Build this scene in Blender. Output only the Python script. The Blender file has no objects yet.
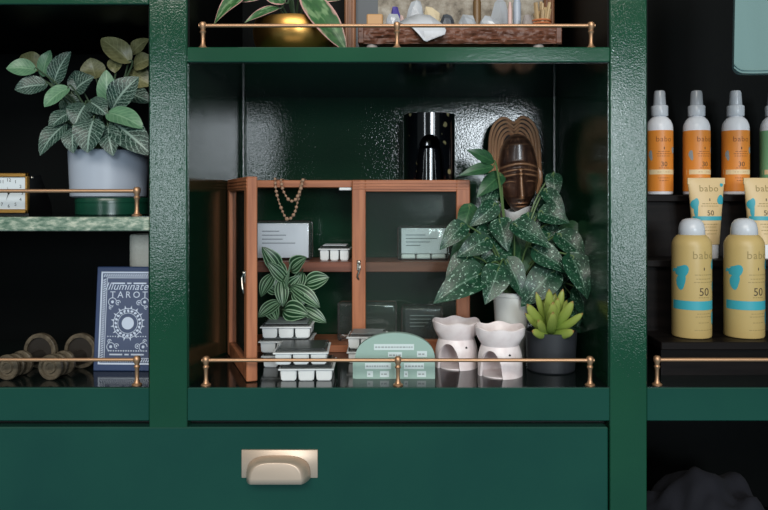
import bpy, bmesh, math, random
from mathutils import Vector, Matrix, noise
random.seed(7)
PI = math.pi
SC = bpy.context.scene
COL = SC.collection

# ------------------------------------------------------------------ camera
CAMD, CAMZ, FPX, VX, VY = 0.90, 1.40, 720.0, 400.0, 199.0
cd = bpy.data.cameras.new('camera')
cam = bpy.data.objects.new('camera', cd)
COL.objects.link(cam)
cam.location = (0, -CAMD, CAMZ)
cam.rotation_euler = (PI / 2, 0, 0)
cd.sensor_width = 36.0
cd.lens = 36.0 * FPX / 768.0
cd.shift_x = (384 - VX) / 768.0
cd.shift_y = -(255 - VY) / 768.0
cd.clip_start = 0.05
SC.camera = cam

# ------------------------------------------------------------------ world, lights, exposure
w = bpy.data.worlds.new('world')
SC.world = w
w.use_nodes = True
_t = w.node_tree
_bg = _t.nodes['Background']
_tc = _t.nodes.new('ShaderNodeTexCoord')
_sx = _t.nodes.new('ShaderNodeSeparateXYZ')
_t.links.new(_tc.outputs['Generated'], _sx.inputs[0])
_rp = _t.nodes.new('ShaderNodeValToRGB')     # dim shop: cool floor below, dark walls, paler ceiling
_e = _rp.color_ramp.elements
_e[0].position, _e[0].color = 0.0, (0.10, 0.20, 0.26, 1)
_e[1].position, _e[1].color = 1.0, (0.30, 0.33, 0.32, 1)
for _p, _c in ((0.36, (0.11, 0.21, 0.27, 1)), (0.43, (0.055, 0.07, 0.075, 1)), (0.55, (0.065, 0.08, 0.08, 1)), (0.66, (0.20, 0.22, 0.20, 1))):
    _q = _e.new(_p)
    _q.color = _c
_mh = _t.nodes.new('ShaderNodeMath')
_mh.operation = 'MULTIPLY_ADD'
_mh.inputs[1].default_value = 0.5
_mh.inputs[2].default_value = 0.5
_t.links.new(_sx.outputs[2], _mh.inputs[0])
_t.links.new(_mh.outputs[0], _rp.inputs[0])
_t.links.new(_rp.outputs[0], _bg.inputs[0])
_bg.inputs[1].default_value = 1.0


def area(name, loc, target, sx, sy, radiance, col):
    l = bpy.data.lights.new(name, 'AREA')
    l.shape = 'RECTANGLE'
    l.size, l.size_y = sx, sy
    l.energy = radiance * sx * sy * PI
    l.color = col
    o = bpy.data.objects.new(name, l)
    COL.objects.link(o)
    o.location = loc
    o.rotation_euler = (Vector(target) - Vector(loc)).to_track_quat('-Z', 'Y').to_euler()
    return o


# daylight through the shop windows across the room, and an added soft fill from high up
area('window_light_centre', (0.98, -5.0, 1.95), (0.98, 0, 1.95), 0.84, 0.82, 28.0, (0.84, 0.93, 1.0))
area('window_light_right', (1.93, -5.0, 1.50), (1.93, 0, 1.50), 0.45, 1.8, 9.0, (0.84, 0.93, 1.0))
area('window_light_left', (-1.93, -5.0, 1.62), (-1.93, 0, 1.62), 0.36, 1.4, 9.0, (0.84, 0.93, 1.0))
area('high_fill_light', (-0.2, -3.6, 3.35), (0, 0.1, 1.35), 3.2, 1.1, 8.0, (1.0, 0.95, 0.88))

SC.view_settings.view_transform = 'Standard'
SC.view_settings.look = 'None'
SC.view_settings.gamma = 1.0
SC.view_settings.use_curve_mapping = False
SC.view_settings.exposure = 0.25
SC.cycles.use_denoising = True
SC.cycles.max_bounces = 10
SC.cycles.transparent_max_bounces = 24
SC.cycles.sample_clamp_indirect = 4.0


# ------------------------------------------------------------------ helpers
def P(px, py, Y):
    """world point seen at that place of the photograph, Y metres behind the cabinet's face"""
    k = (CAMD + Y) / FPX
    return Vector(((px - VX) * k, Y, CAMZ - (py - VY) * k))


def S(Y):
    return (CAMD + Y) / FPX


def srgb(r, g, b):
    f = lambda c: (c / 255 / 12.92) if c / 255 <= 0.04045 else ((c / 255 + 0.055) / 1.055) ** 2.4
    return (f(r), f(g), f(b), 1)


def thing(name, label, cat, loc=(0, 0, 0), rotz=0.0, group=None):
    o = bpy.data.objects.new(name, None)
    COL.objects.link(o)
    o.location = loc
    o.rotation_euler = (0, 0, rotz)
    o.empty_display_size = 0.02
    o['label'] = label
    o['category'] = cat
    if group:
        o['group'] = group
    return o


def tag(o, label, cat, group=None):
    o['label'] = label
    o['category'] = cat
    if group:
        o['group'] = group
    return o


def obj(name, bm, mat, parent=None, rel=None, sharp=35, label=None):
    """link a bmesh as ONE object; rel = world point its coordinates are taken from"""
    if rel is not None:
        bmesh.ops.translate(bm, verts=bm.verts, vec=-Vector(rel))
    bmesh.ops.recalc_face_normals(bm, faces=bm.faces)
    me = bpy.data.meshes.new(name)
    bm.to_mesh(me)
    bm.free()
    for m in (mat if isinstance(mat, (list, tuple)) else [mat]):
        me.materials.append(m)
    if len(me.polygons):
        me.polygons.foreach_set('use_smooth', [True] * len(me.polygons))
        me.set_sharp_from_angle(angle=math.radians(sharp))
    o = bpy.data.objects.new(name, me)
    COL.objects.link(o)
    if parent is not None:
        o.parent = parent
    if label:
        o['label'] = label
    return o


class BM:
    """thin wrapper so that a flag can be kept beside the bmesh"""
    def __init__(self):
        self.bm = bmesh.new()


def new():
    return bmesh.new()


def dup(root, loc, rotz=None, label=None, group=None):
    r = root.copy()
    COL.objects.link(r)
    r.location = loc
    if rotz is not None:
        r.rotation_euler = (0, 0, rotz)
    if label:
        r['label'] = label
    if group:
        r['group'] = group
    for ch in list(root.children):
        c = ch.copy()
        COL.objects.link(c)
        c.parent = r
        for g in list(ch.children):
            d = g.copy()
            COL.objects.link(d)
            d.parent = c
    return r


def box(bm, x0, x1, y0, y1, z0, z1, bev=0.0, seg=1, M=None):
    g = bmesh.ops.create_cube(bm, size=1.0)
    vs = g['verts']
    for v in vs:
        v.co = Vector(((x0 + x1) / 2 + v.co.x * (x1 - x0), (y0 + y1) / 2 + v.co.y * (y1 - y0), (z0 + z1) / 2 + v.co.z * (z1 - z0)))
    if bev > 0:
        es = list({e for v in vs for e in v.link_edges})
        r = bmesh.ops.bevel(bm, geom=es, offset=bev, segments=seg, affect='EDGES', profile=0.5)
        vs = list({v for f in r['faces'] for v in f.verts} | {v for v in vs if v.is_valid})
    if M is not None:
        bmesh.ops.transform(bm, matrix=M, verts=vs)
    return vs


def lathe(bm, prof, c=(0, 0, 0), seg=32, M=None, ell=None, wob=None):
    """profile [(r, z)] turned about the z axis at c"""
    rings = []
    for i, (r, z) in enumerate(prof):
        if r < 1e-6:
            p = Vector((0, 0, z))
            rings.append([bm.verts.new((M @ p if M else p) + Vector(c))])
            continue
        ring = []
        for k in range(seg):
            a = 2 * PI * k / seg
            rr, zz = r, z
            if wob:
                rr, zz = wob(i, a, r, z)
            p = Vector((rr * math.cos(a), rr * math.sin(a) * (ell or 1.0), zz))
            ring.append(bm.verts.new((M @ p if M else p) + Vector(c)))
        rings.append(ring)
    for a, b in zip(rings, rings[1:]):
        if len(a) == 1 and len(b) == 1:
            continue
        for k in range(seg):
            k2 = (k + 1) % seg
            if len(a) == 1:
                bm.faces.new((a[0], b[k], b[k2]))
            elif len(b) == 1:
                bm.faces.new((a[k], b[0], a[k2]))
            else:
                bm.faces.new((a[k], b[k], b[k2], a[k2]))
    return rings


def tube(bm, pts, r, seg=8, cap=True):
    pts = [Vector(p) for p in pts]
    n = len(pts)
    rad = r if isinstance(r, (list, tuple)) else [r] * n
    rings = []
    up = Vector((0, 0, 1))
    for i, p in enumerate(pts):
        d = (pts[min(i + 1, n - 1)] - pts[max(i - 1, 0)])
        if d.length < 1e-9:
            d = Vector((0, 0, 1))
        d.normalize()
        if i == 0:
            s = d.cross(up)
            if s.length < 1e-3:
                s = d.cross(Vector((1, 0, 0)))
        else:
            s = s - d * s.dot(d)
            if s.length < 1e-6:
                s = d.cross(Vector((1, 0, 0)))
        s.normalize()
        t = d.cross(s)
        rings.append([bm.verts.new(p + (s * math.cos(2 * PI * k / seg) + t * math.sin(2 * PI * k / seg)) * rad[i]) for k in range(seg)])
    for a, b in zip(rings, rings[1:]):
        for k in range(seg):
            bm.faces.new((a[k], a[(k + 1) % seg], b[(k + 1) % seg], b[k]))
    if cap:
        bm.faces.new(rings[0][::-1])
        bm.faces.new(rings[-1])


def prism(bm, poly, y0, y1, M=None):
    """outline [(x, z)] given thickness from y0 to y1"""
    T = (lambda v: M @ v) if M else (lambda v: v)
    a = [bm.verts.new(T(Vector((x, y0, z)))) for x, z in poly]
    b = [bm.verts.new(T(Vector((x, y1, z)))) for x, z in poly]
    n = len(poly)
    bm.faces.new(a)
    bm.faces.new(b[::-1])
    for i in range(n):
        j = (i + 1) % n
        bm.faces.new((a[i], b[i], b[j], a[j]))


def bez(pts, n=12):
    """smooth curve through the points (Catmull-Rom)"""
    pts = [Vector(p) for p in pts]
    if len(pts) == 2:
        return [pts[0].lerp(pts[1], i / n) for i in range(n + 1)]
    q = [pts[0] * 2 - pts[1]] + pts + [pts[-1] * 2 - pts[-2]]
    out = []
    for i in range(1, len(q) - 2):
        for k in range(n):
            t = k / n
            p0, p1, p2, p3 = q[i - 1], q[i], q[i + 1], q[i + 2]
            out.append(0.5 * ((2 * p1) + (p2 - p0) * t + (2 * p0 - 5 * p1 + 4 * p2 - p3) * t * t + (3 * p1 - p0 - 3 * p2 + p3) * t ** 3))
    out.append(pts[-1])
    return out


def text_bm(bm, s, size, cx, cz, fy, shear=0.0, spacing=1.0, depth=0.0002):
    """lettering centred on (cx, cz); fy(x, z) gives the y of the surface it is printed on"""
    cu = bpy.data.curves.new('t', 'FONT')
    cu.body = s
    cu.size = size
    cu.align_x = 'CENTER'
    cu.align_y = 'CENTER'
    cu.shear = shear
    cu.space_character = spacing
    cu.resolution_u = 3
    o = bpy.data.objects.new('t', cu)
    COL.objects.link(o)
    me = bpy.data.meshes.new_from_object(o)
    t = bmesh.new()
    t.from_mesh(me)
    bmesh.ops.triangulate(t, faces=t.faces)
    vm = {}
    for v in t.verts:
        x, z = cx + v.co.x, cz + v.co.y
        vm[v.index] = bm.verts.new((x, fy(x, z) - depth, z))
    for f in t.faces:
        try:
            bm.faces.new([vm[v.index] for v in f.verts])
        except ValueError:
            pass
    t.free()
    bpy.data.objects.remove(o)
    bpy.data.meshes.remove(me)
    bpy.data.curves.remove(cu)


def patch(bm, poly_or_rect, fy, depth=0.00015, n=8, mi=0):
    """printed patch: rect (x0,x1,z0,z1) or an outline list of (x,z)"""
    if isinstance(poly_or_rect, tuple):
        x0, x1, z0, z1 = poly_or_rect
        for i in range(n):
            a, b = x0 + (x1 - x0) * i / n, x0 + (x1 - x0) * (i + 1) / n
            vs = [bm.verts.new((x, fy(x, z) - depth, z)) for x, z in ((a, z0), (b, z0), (b, z1), (a, z1))]
            bm.faces.new(vs).material_index = mi
    else:
        cx = sum(p[0] for p in poly_or_rect) / len(poly_or_rect)
        cz = sum(p[1] for p in poly_or_rect) / len(poly_or_rect)
        NR = 5
        c = bm.verts.new((cx, fy(cx, cz) - depth, cz))
        prev = None
        N_ = len(poly_or_rect)
        for k in range(1, NR + 1):
            q = k / NR
            ring_ = [bm.verts.new((cx + (x - cx) * q, fy(cx + (x - cx) * q, cz + (z - cz) * q) - depth, cz + (z - cz) * q)) for x, z in poly_or_rect]
            for i in range(N_):
                j = (i + 1) % N_
                bm.faces.new((c, ring_[i], ring_[j]) if prev is None else (prev[i], ring_[i], ring_[j], prev[j])).material_index = mi
            prev = ring_


def blob(cx, cz, r, seed, n=22, sx=1.0, sz=1.0, am=0.25):
    rnd = random.Random(seed)
    ph = [rnd.uniform(0, 6.28) for _ in range(3)]
    return [(cx + sx * r * (1 + am * math.sin(2 * a + ph[0]) + am * .6 * math.sin(3 * a + ph[1])) * math.cos(a),
             cz + sz * r * (1 + am * math.sin(2 * a + ph[0]) + am * .6 * math.sin(3 * a + ph[1])) * math.sin(a))
            for a in [2 * PI * k / n for k in range(n)]]


# ------------------------------------------------------------------ materials
def mat(name, col=(0.5, 0.5, 0.5, 1), rough=0.5, metal=0.0, spec=0.5, coat=0.0, sub=0.0):
    m = bpy.data.materials.new(name)
    m.use_nodes = True
    b = m.node_tree.nodes['Principled BSDF']
    b.inputs['Base Color'].default_value = col
    b.inputs['Roughness'].default_value = rough
    b.inputs['Metallic'].default_value = metal
    b.inputs['Specular IOR Level'].default_value = spec
    b.inputs['Coat Weight'].default_value = coat
    b.inputs['Coat Roughness'].default_value = 0.08
    if sub:
        b.inputs['Subsurface Weight'].default_value = sub
        b.inputs['Subsurface Radius'].default_value = (0.01, 0.008, 0.006)
        b.inputs['Subsurface Scale'].default_value = 0.5
    return m


class NT:
    def __init__(s, m):
        s.t = m.node_tree
        s.n = s.t.nodes
        s.b = s.n['Principled BSDF']

    def add(s, typ, **kw):
        n = s.n.new(typ)
        for k, v in kw.items():
            setattr(n, k, v)
        return n

    def ln(s, a, b):
        s.t.links.new(a, b)

    def math(s, op, a, b=None, clamp=False):
        n = s.add('ShaderNodeMath', operation=op, use_clamp=clamp)
        for i, v in enumerate((a, b)):
            if v is None:
                continue
            if isinstance(v, (int, float)):
                n.inputs[i].default_value = v
            else:
                s.ln(v, n.inputs[i])
        return n.outputs[0]

    def mix(s, fac, a, b):
        n = s.add('ShaderNodeMix', data_type='RGBA')
        if isinstance(fac, (int, float)):
            n.inputs[0].default_value = fac
        else:
            s.ln(fac, n.inputs[0])
        for i, v in ((6, a), (7, b)):
            if isinstance(v, tuple):
                n.inputs[i].default_value = v
            else:
                s.ln(v, n.inputs[i])
        return n.outputs[2]

    def coord(s, which='Object', scale=(1, 1, 1)):
        c = s.add('ShaderNodeTexCoord')
        mp = s.add('ShaderNodeMapping')
        mp.inputs['Scale'].default_value = scale
        s.ln(c.outputs[which], mp.inputs[0])
        return mp.outputs[0]

    def noise(s, vec, scale, detail=3, rough=0.5):
        n = s.add('ShaderNodeTexNoise')
        n.inputs['Scale'].default_value = scale
        n.inputs['Detail'].default_value = detail
        n.inputs['Roughness'].default_value = rough
        s.ln(vec, n.inputs['Vector'])
        return n.outputs['Fac']

    def ramp(s, fac, stops):
        n = s.add('ShaderNodeValToRGB')
        e = n.color_ramp.elements
        while len(e) < len(stops):
            e.new(0.5)
        for q, (p, c) in zip(e, stops):
            q.position = p
            q.color = c if isinstance(c, tuple) else (c, c, c, 1)
        s.ln(fac, n.inputs[0])
        return n.outputs[0]

    def bump(s, h, strength, dist):
        n = s.add('ShaderNodeBump')
        n.inputs['Strength'].default_value = strength
        n.inputs['Distance'].default_value = dist
        s.ln(h, n.inputs['Height'])
        s.ln(n.outputs[0], s.b.inputs['Normal'])
        return n

    def col(s, sock):
        s.ln(sock, s.b.inputs['Base Color'])


def paint(name, base, dark, rough=0.2, bs=0.35, scale=300.0):
    m = mat(name, base, rough, 0, 0.5)
    t = NT(m)
    v = t.coord()
    t.col(t.mix(t.ramp(t.noise(v, 6.0, 4), [(0.35, 0.0), (0.7, 1.0)]), base, dark))
    n1 = t.noise(v, scale, 2)
    n2 = t.noise(v, scale * 0.22, 3)
    h = t.math('ADD', t.math('MULTIPLY', n1, 0.7), t.math('MULTIPLY', n2, 0.45))
    t.bump(h, bs, 0.0016)
    return m


def glass(name, tint=(1, 1, 1, 1), rough=0.03, body=0.0, ior=1.5):
    """thin clear pane or plastic: see-through with a surface reflection"""
    m = bpy.data.materials.new(name)
    m.use_nodes = True
    t = m.node_tree
    for n in list(t.nodes):
        if n.type != 'OUTPUT_MATERIAL':
            t.nodes.remove(n)
    out = [n for n in t.nodes if n.type == 'OUTPUT_MATERIAL'][0]
    tr = t.nodes.new('ShaderNodeBsdfTransparent')
    tr.inputs[0].default_value = tint
    gl = t.nodes.new('ShaderNodeBsdfGlossy')
    gl.inputs['Roughness'].default_value = rough
    fr = t.nodes.new('ShaderNodeFresnel')
    fr.inputs['IOR'].default_value = ior
    mx = t.nodes.new('ShaderNodeMixShader')
    t.links.new(fr.outputs[0], mx.inputs[0])
    t.links.new(tr.outputs[0], mx.inputs[1])
    t.links.new(gl.outputs[0], mx.inputs[2])
    last = mx.outputs[0]
    if body > 0:
        df = t.nodes.new('ShaderNodeBsdfDiffuse')
        df.inputs[0].default_value = (0.7, 0.75, 0.75, 1)
        m2 = t.nodes.new('ShaderNodeMixShader')
        m2.inputs[0].default_value = body
        t.links.new(last, m2.inputs[1])
        t.links.new(df.outputs[0], m2.inputs[2])
        last = m2.outputs[0]
    t.links.new(last, out.inputs[0])
    return m


def wood(name, a, b, axis='Z', scale=1.0, rough=0.45):
    m = mat(name, a, rough, 0, 0.4)
    t = NT(m)
    st = {'X': (4, 60, 60), 'Y': (60, 4, 60), 'Z': (60, 60, 4)}[axis]
    v = t.coord('Object', tuple(q * scale for q in st))
    n = t.noise(v, 1.6, 5, 0.6)
    t.col(t.ramp(n, [(0.3, b), (0.62, a)]))
    t.bump(n, 0.15, 0.0006)
    return m


M = {}
M['green'] = paint('green_paint', srgb(24, 70, 48), srgb(19, 61, 44), 0.07, 0.155, 430)
M['drawer'] = paint('drawer_green_paint', srgb(23, 68, 56), srgb(18, 60, 52), 0.09, 0.04, 260)
M['edge'] = paint('shelf_green_paint', srgb(28, 78, 54), srgb(23, 68, 48), 0.11, 0.07, 260)
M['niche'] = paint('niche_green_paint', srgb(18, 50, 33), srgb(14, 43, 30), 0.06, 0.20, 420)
M['bay'] = paint('bay_shade_black', srgb(6, 8, 8), srgb(3, 5, 5), 0.45, 0.1)  # near-black puts the bays' shade into the colour
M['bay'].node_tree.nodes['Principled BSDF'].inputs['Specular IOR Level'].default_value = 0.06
M['gloss'] = paint('black_gloss_board', srgb(16, 24, 23), srgb(11, 17, 17), 0.1, 0.03)
def pale_sheen():  # pale mottling paints in the glossy shelf edge's reflection
    m = mat('painted_sheen_pale', srgb(98, 122, 104), 0.3)
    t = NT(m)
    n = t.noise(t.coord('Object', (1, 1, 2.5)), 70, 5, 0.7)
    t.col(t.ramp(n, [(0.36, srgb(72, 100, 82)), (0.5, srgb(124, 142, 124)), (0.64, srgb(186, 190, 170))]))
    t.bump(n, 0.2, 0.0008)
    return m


M['pale_sheen'] = pale_sheen()
M['seam'] = mat('seam_dark', srgb(8, 12, 11), 0.7)
M['brass'] = mat('satin_brass', srgb(190, 148, 114), 0.45, 0.8)
M['pull'] = mat('champagne_nickel', srgb(204, 182, 162), 0.42, 0.5)
M['gold'] = mat('gold', srgb(200, 150, 80), 0.32, 1.0)
M['silver'] = mat('antique_silver', srgb(170, 165, 155), 0.3, 1.0)
M['cedar_v'] = wood('cedar_upright', srgb(180, 114, 78), srgb(138, 80, 52), 'Z')
M['cedar_x'] = wood('cedar_rail', srgb(180, 114, 78), srgb(138, 80, 52), 'X')
M['cedar_y'] = wood('cedar_side', srgb(172, 108, 72), srgb(130, 76, 48), 'Y')
M['cedar_dark'] = wood('cedar_shelf', srgb(130, 78, 58), srgb(95, 55, 40), 'X')
M['pane'] = glass('case_glass', (0.93, 0.97, 0.95, 1), 0.02, 0.012)  # faint diffuse body paints in the glass's reflected haze
M['clear'] = glass('clear_plastic', (0.94, 0.95, 0.95, 1), 0.08, 0.025)
M['wax'] = mat('white_wax', srgb(228, 232, 232), 0.4, 0, 0.5)
M['card'] = mat('white_card', srgb(214, 219, 226), 0.7)
M['card_grey'] = mat('grey_card', srgb(120, 130, 132), 0.45)
M['card_dark'] = mat('black_card', srgb(34, 38, 40), 0.35)
M['ink'] = mat('grey_ink', srgb(120, 128, 135), 0.7)
M['ink_dark'] = mat('dark_ink', srgb(70, 60, 45), 0.7)
M['ink_pale'] = mat('pale_ink', srgb(150, 158, 160), 0.7)
M['soil'] = mat('potting_soil', srgb(28, 22, 17), 0.95)
M['potwhite'] = mat('grey_white_pot', srgb(168, 177, 190), 0.38)
M['potcream'] = mat('white_pot', srgb(218, 220, 216), 0.4)
M['potblack'] = mat('matt_black_pot', srgb(40, 43, 48), 0.5)
M['stem_green'] = mat('green_stem', srgb(86, 112, 66), 0.5)
M['stem_dark'] = mat('dark_stem', srgb(50, 70, 46), 0.5)


def burner_mat():
    m = mat('burner_ceramic', srgb(232, 222, 224), 0.35, 0, 0.5)
    t = NT(m)
    v = t.coord()
    t.col(t.mix(t.ramp(t.noise(v, 60, 3), [(0.4, 0.0), (0.7, 1.0)]), srgb(242, 232, 232), srgb(226, 212, 212)))
    return m


M['ceramic'] = burner_mat()


def leaf_mat(name, kind, base, dark, accent):
    m = mat(name, base, 0.38, 0, 0.45)
    t = NT(m)
    c = t.add('ShaderNodeTexCoord')
    sp = t.add('ShaderNodeSeparateXYZ')
    t.ln(c.outputs['UV'], sp.inputs[0])
    U = t.math('FRACT', sp.outputs[0])
    x = t.math('ABSOLUTE', t.math('SUBTRACT', t.math('MULTIPLY', U, 2.0), 1.0))
    y = sp.outputs[1]
    mp = t.add('ShaderNodeMapping')
    t.ln(c.outputs['UV'], mp.inputs[0])
    nz = t.noise(mp.outputs[0], 5.0, 3)
    body = t.mix(t.ramp(nz, [(0.35, 0.0), (0.7, 1.0)]), base, dark)
    if kind == 'net':
        wob = t.math('MULTIPLY', t.noise(mp.outputs[0], 9.0, 2), 0.10)
        ph = t.math('ADD', t.math('SUBTRACT', y, t.math('MULTIPLY', x, 0.30)), wob)
        s = t.math('SINE', t.math('MULTIPLY', ph, 58.0))
        vein = t.ramp(s, [(0.82, 0.0), (0.99, 1.0)])
        vo = t.add('ShaderNodeTexVoronoi', feature='DISTANCE_TO_EDGE')
        vo.inputs['Scale'].default_value = 9.0
        t.ln(mp.outputs[0], vo.inputs['Vector'])
        net = t.ramp(vo.outputs['Distance'], [(0.015, 1.0), (0.045, 0.0)])
        rib = t.ramp(x, [(0.04, 1.0), (0.10, 0.0)])
        f = t.math('MAXIMUM', t.math('MAXIMUM', t.math('MULTIPLY', vein, 0.55), t.math('MULTIPLY', net, 0.3)), t.math('MULTIPLY', rib, 0.55))
        t.col(t.mix(f, body, accent))
        t.bump(f, 0.3, 0.0008)
    elif kind == 'stripe':
        # bands that run from base to tip, meeting at both ends
        s = t.math('SINE', t.math('MULTIPLY', x, 15.0))
        band = t.ramp(s, [(0.45, 0.0), (0.85, 1.0)])
        ends = t.ramp(y, [(0.02, 0.0), (0.15, 1.0), (0.85, 1.0), (1.0, 0.2)])
        t.col(t.mix(t.math('MULTIPLY', band, ends), body, accent))
    elif kind == 'spot':
        mp.inputs['Scale'].default_value = (1.0, 1.35, 1)
        n2 = t.noise(mp.outputs[0], 11.0, 3, 0.7)
        f = t.ramp(n2, [(0.585, 0.0), (0.625, 1.0)])
        rib = t.ramp(x, [(0.03, 0.22), (0.07, 0.0)])
        t.col(t.mix(t.math('MAXIMUM', t.math('MULTIPLY', f, 0.85), rib), body, accent))
    elif kind == 'margin':
        e = t.math('ADD', x, t.math('MULTIPLY', t.math('SUBTRACT', nz, 0.5), 0.5))
        f = t.ramp(e, [(0.80, 0.0), (0.9, 1.0)])
        pale = t.ramp(t.noise(mp.outputs[0], 4.0, 2), [(0.5, 0.0), (0.62, 0.5)])
        t.col(t.mix(f, t.mix(pale, body, srgb(150, 180, 130)), accent))
    else:
        rib = t.ramp(x, [(0.03, 0.6), (0.08, 0.0)])
        s = t.math('SINE', t.math('MULTIPLY', t.math('SUBTRACT', y, t.math('MULTIPLY', x, 0.3)), 48.0))
        v = t.math('MULTIPLY', t.ramp(s, [(0.75, 0.0), (0.98, 1.0)]), 0.35)
        t.col(t.mix(t.math('MAXIMUM', rib, v), body, accent))
    return m


M['net'] = leaf_mat('nerve_leaf', 'net', srgb(27, 58, 46), srgb(16, 40, 33), srgb(164, 190, 176))
M['net_pale'] = leaf_mat('pale_nerve_leaf', 'plain', srgb(98, 138, 104), srgb(76, 114, 86), srgb(140, 172, 140))
M['net_olive'] = leaf_mat('olive_nerve_leaf', 'plain', srgb(126, 124, 84), srgb(96, 96, 62), srgb(150, 150, 110))  # olive tone paints in light coming through these leaves
M['stripe'] = leaf_mat('striped_leaf', 'stripe', srgb(34, 72, 42), srgb(24, 54, 34), srgb(140, 172, 140))
M['spot'] = leaf_mat('silver_spotted_leaf', 'spot', srgb(30, 74, 50), srgb(17, 48, 35), srgb(160, 194, 172))
M['plain'] = leaf_mat('dark_leaf', 'plain', srgb(48, 92, 58), srgb(32, 68, 44), srgb(80, 120, 80))
M['margin'] = leaf_mat('pink_edged_leaf', 'margin', srgb(58, 102, 56), srgb(40, 78, 44), srgb(196, 150, 142))


def leaf(bm, uvl, b, t, W, kind='oval', N=(0, -1, 0.45), bend=0.12, fold=0.25, mi=0, roll=0.0, wave=0.06):
    """one leaf blade from b to t, W wide, whose upper side looks towards N"""
    b, t = Vector(b), Vector(t)
    d = t - b
    L = d.length
    d.normalize()
    N = Vector(N).normalized()
    s = d.cross(N)
    if s.length < 0.05:
        s = d.cross(Vector((1, 0, 0.3)))
    s.normalize()
    if roll:
        s = Matrix.Rotation(roll, 3, d) @ s
    n = s.cross(d).normalized()
    nl, nw = 14, 4
    k = random.randint(0, 60)
    ph = random.uniform(0, 6.28)
    rows = []
    for i in range(nl + 1):
        q = i / nl
        if kind == 'heart':
            wv = math.sin(PI * min(1, q ** 0.55)) ** 0.85 if 0 < q < 1 else 0
            lob = 0.16
        elif kind == 'lance':
            wv = math.sin(PI * q ** 0.8) ** 1.1 if 0 < q < 1 else 0
            lob = 0.0
        else:
            wv = math.sin(PI * q ** 0.85) ** 0.72 if 0 < q < 1 else 0
            lob = 0.03
        wv = max(wv, 0.015)
        row = []
        for j in range(-nw, nw + 1):
            u = j / nw
            off = u * W / 2 * wv
            along = q * L - lob * L * (abs(u) ** 1.2) * (1 - q) ** 2.5
            h = bend * L * 4 * q * (1 - q) * 0.6 - bend * L * 0.9 * q * q
            h += fold * abs(off) + wave * W * math.sin(q * 7 + ph + (2 if u > 0 else 0)) * abs(u) * wv
            row.append(bm.verts.new(b + d * along + s * off + n * h))
        rows.append(row)
    for i in range(nl):
        for j in range(2 * nw):
            f = bm.faces.new((rows[i][j], rows[i][j + 1], rows[i + 1][j + 1], rows[i + 1][j]))
            f.material_index = mi
            for lp, (ii, jj) in zip(f.loops, ((i, j), (i, j + 1), (i + 1, j + 1), (i + 1, j))):
                lp[uvl].uv = (k + 0.001 + 0.998 * jj / (2 * nw), ii / nl)


def leaves_obj(name, specs, mats, parent, rel, label=None):
    """specs: dicts for leaf(); one foliage mesh"""
    bm = new()
    uvl = bm.loops.layers.uv.new('UVMap')
    for sp in specs:
        leaf(bm, uvl, **sp)
    bmesh.ops.translate(bm, verts=bm.verts, vec=-Vector(rel))
    return obj(name, bm, mats, parent, None, 60, label)


# ------------------------------------------------------------------ the built-in shelving
D = 0.308
ZB = P(0, 388, 0).z          # lower board, top
ZB0 = P(0, 424, 0).z
ZS = P(0, 47, 0).z           # upper board, top
ZS0 = P(0, 62, 0).z
ZTOP, ZLOW = 1.86, 0.88
XL0, XL1 = P(149, 0, 0).x, P(187, 0, 0).x
XR0, XR1 = P(610, 0, 0).x, P(647, 0, 0).x
XE0, XE1 = -0.95, 0.95
ZL, ZL0 = P(0, 217, 0).z, P(0, 231, 0).z
ZLT = P(0, 4, 0).z

cab = thing('shelving_cabinet', 'dark green gloss-painted built-in shelving with open bays, drawer and brass gallery rails', 'shelving', (0, 0, ZLOW))
CR = (0, 0, ZLOW)
for a, b in ((XL0, XL1), (XR0, XR1)):
    bm = new()
    box(bm, a, b, 0, D, ZLOW, ZTOP, 0.0012)
    obj('upright', bm, M['green'], cab, CR)
bm = new()
box(bm, XL1, XR0, 0, D, ZS0, ZS, 0.0012)
obj('shelf', bm, M['edge'], cab, CR)
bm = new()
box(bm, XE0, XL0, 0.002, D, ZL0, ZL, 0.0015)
obj('shelf', bm, M['pale_sheen'], cab, CR, label='shelf with its gloss reflection painted pale grey-green')
bm = new()
box(bm, XE0, XL0, 0.0, D, ZLT, ZLT + 0.03, 0.0012)
obj('shelf', bm, M['green'], cab, CR)
for a, b in ((XE0, XL0), (XL1, XR0), (XR1, XE1)):
    bm = new()
    box(bm, a, b, 0.0005, D, ZB0 + 0.0035, ZB, 0.0012)
    obj('lower_board', bm, M['drawer'], cab, CR)
# backs and added linings; near-black ones hold the bays' painted shade
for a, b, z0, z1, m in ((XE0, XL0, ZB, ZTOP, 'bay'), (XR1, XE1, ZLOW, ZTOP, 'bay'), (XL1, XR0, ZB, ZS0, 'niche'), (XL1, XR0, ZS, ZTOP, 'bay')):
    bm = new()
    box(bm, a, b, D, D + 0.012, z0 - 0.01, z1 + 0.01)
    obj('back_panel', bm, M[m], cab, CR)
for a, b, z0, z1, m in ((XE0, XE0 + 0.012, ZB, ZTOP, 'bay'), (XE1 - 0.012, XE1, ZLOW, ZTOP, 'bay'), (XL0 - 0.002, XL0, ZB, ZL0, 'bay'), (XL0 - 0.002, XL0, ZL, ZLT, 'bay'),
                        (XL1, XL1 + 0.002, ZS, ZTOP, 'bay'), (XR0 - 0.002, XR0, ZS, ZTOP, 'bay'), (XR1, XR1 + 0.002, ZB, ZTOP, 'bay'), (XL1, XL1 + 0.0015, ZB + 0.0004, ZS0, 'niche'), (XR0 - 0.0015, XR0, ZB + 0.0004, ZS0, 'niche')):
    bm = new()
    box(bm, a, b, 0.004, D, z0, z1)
    obj('side_lining', bm, M[m], cab, CR)
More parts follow.
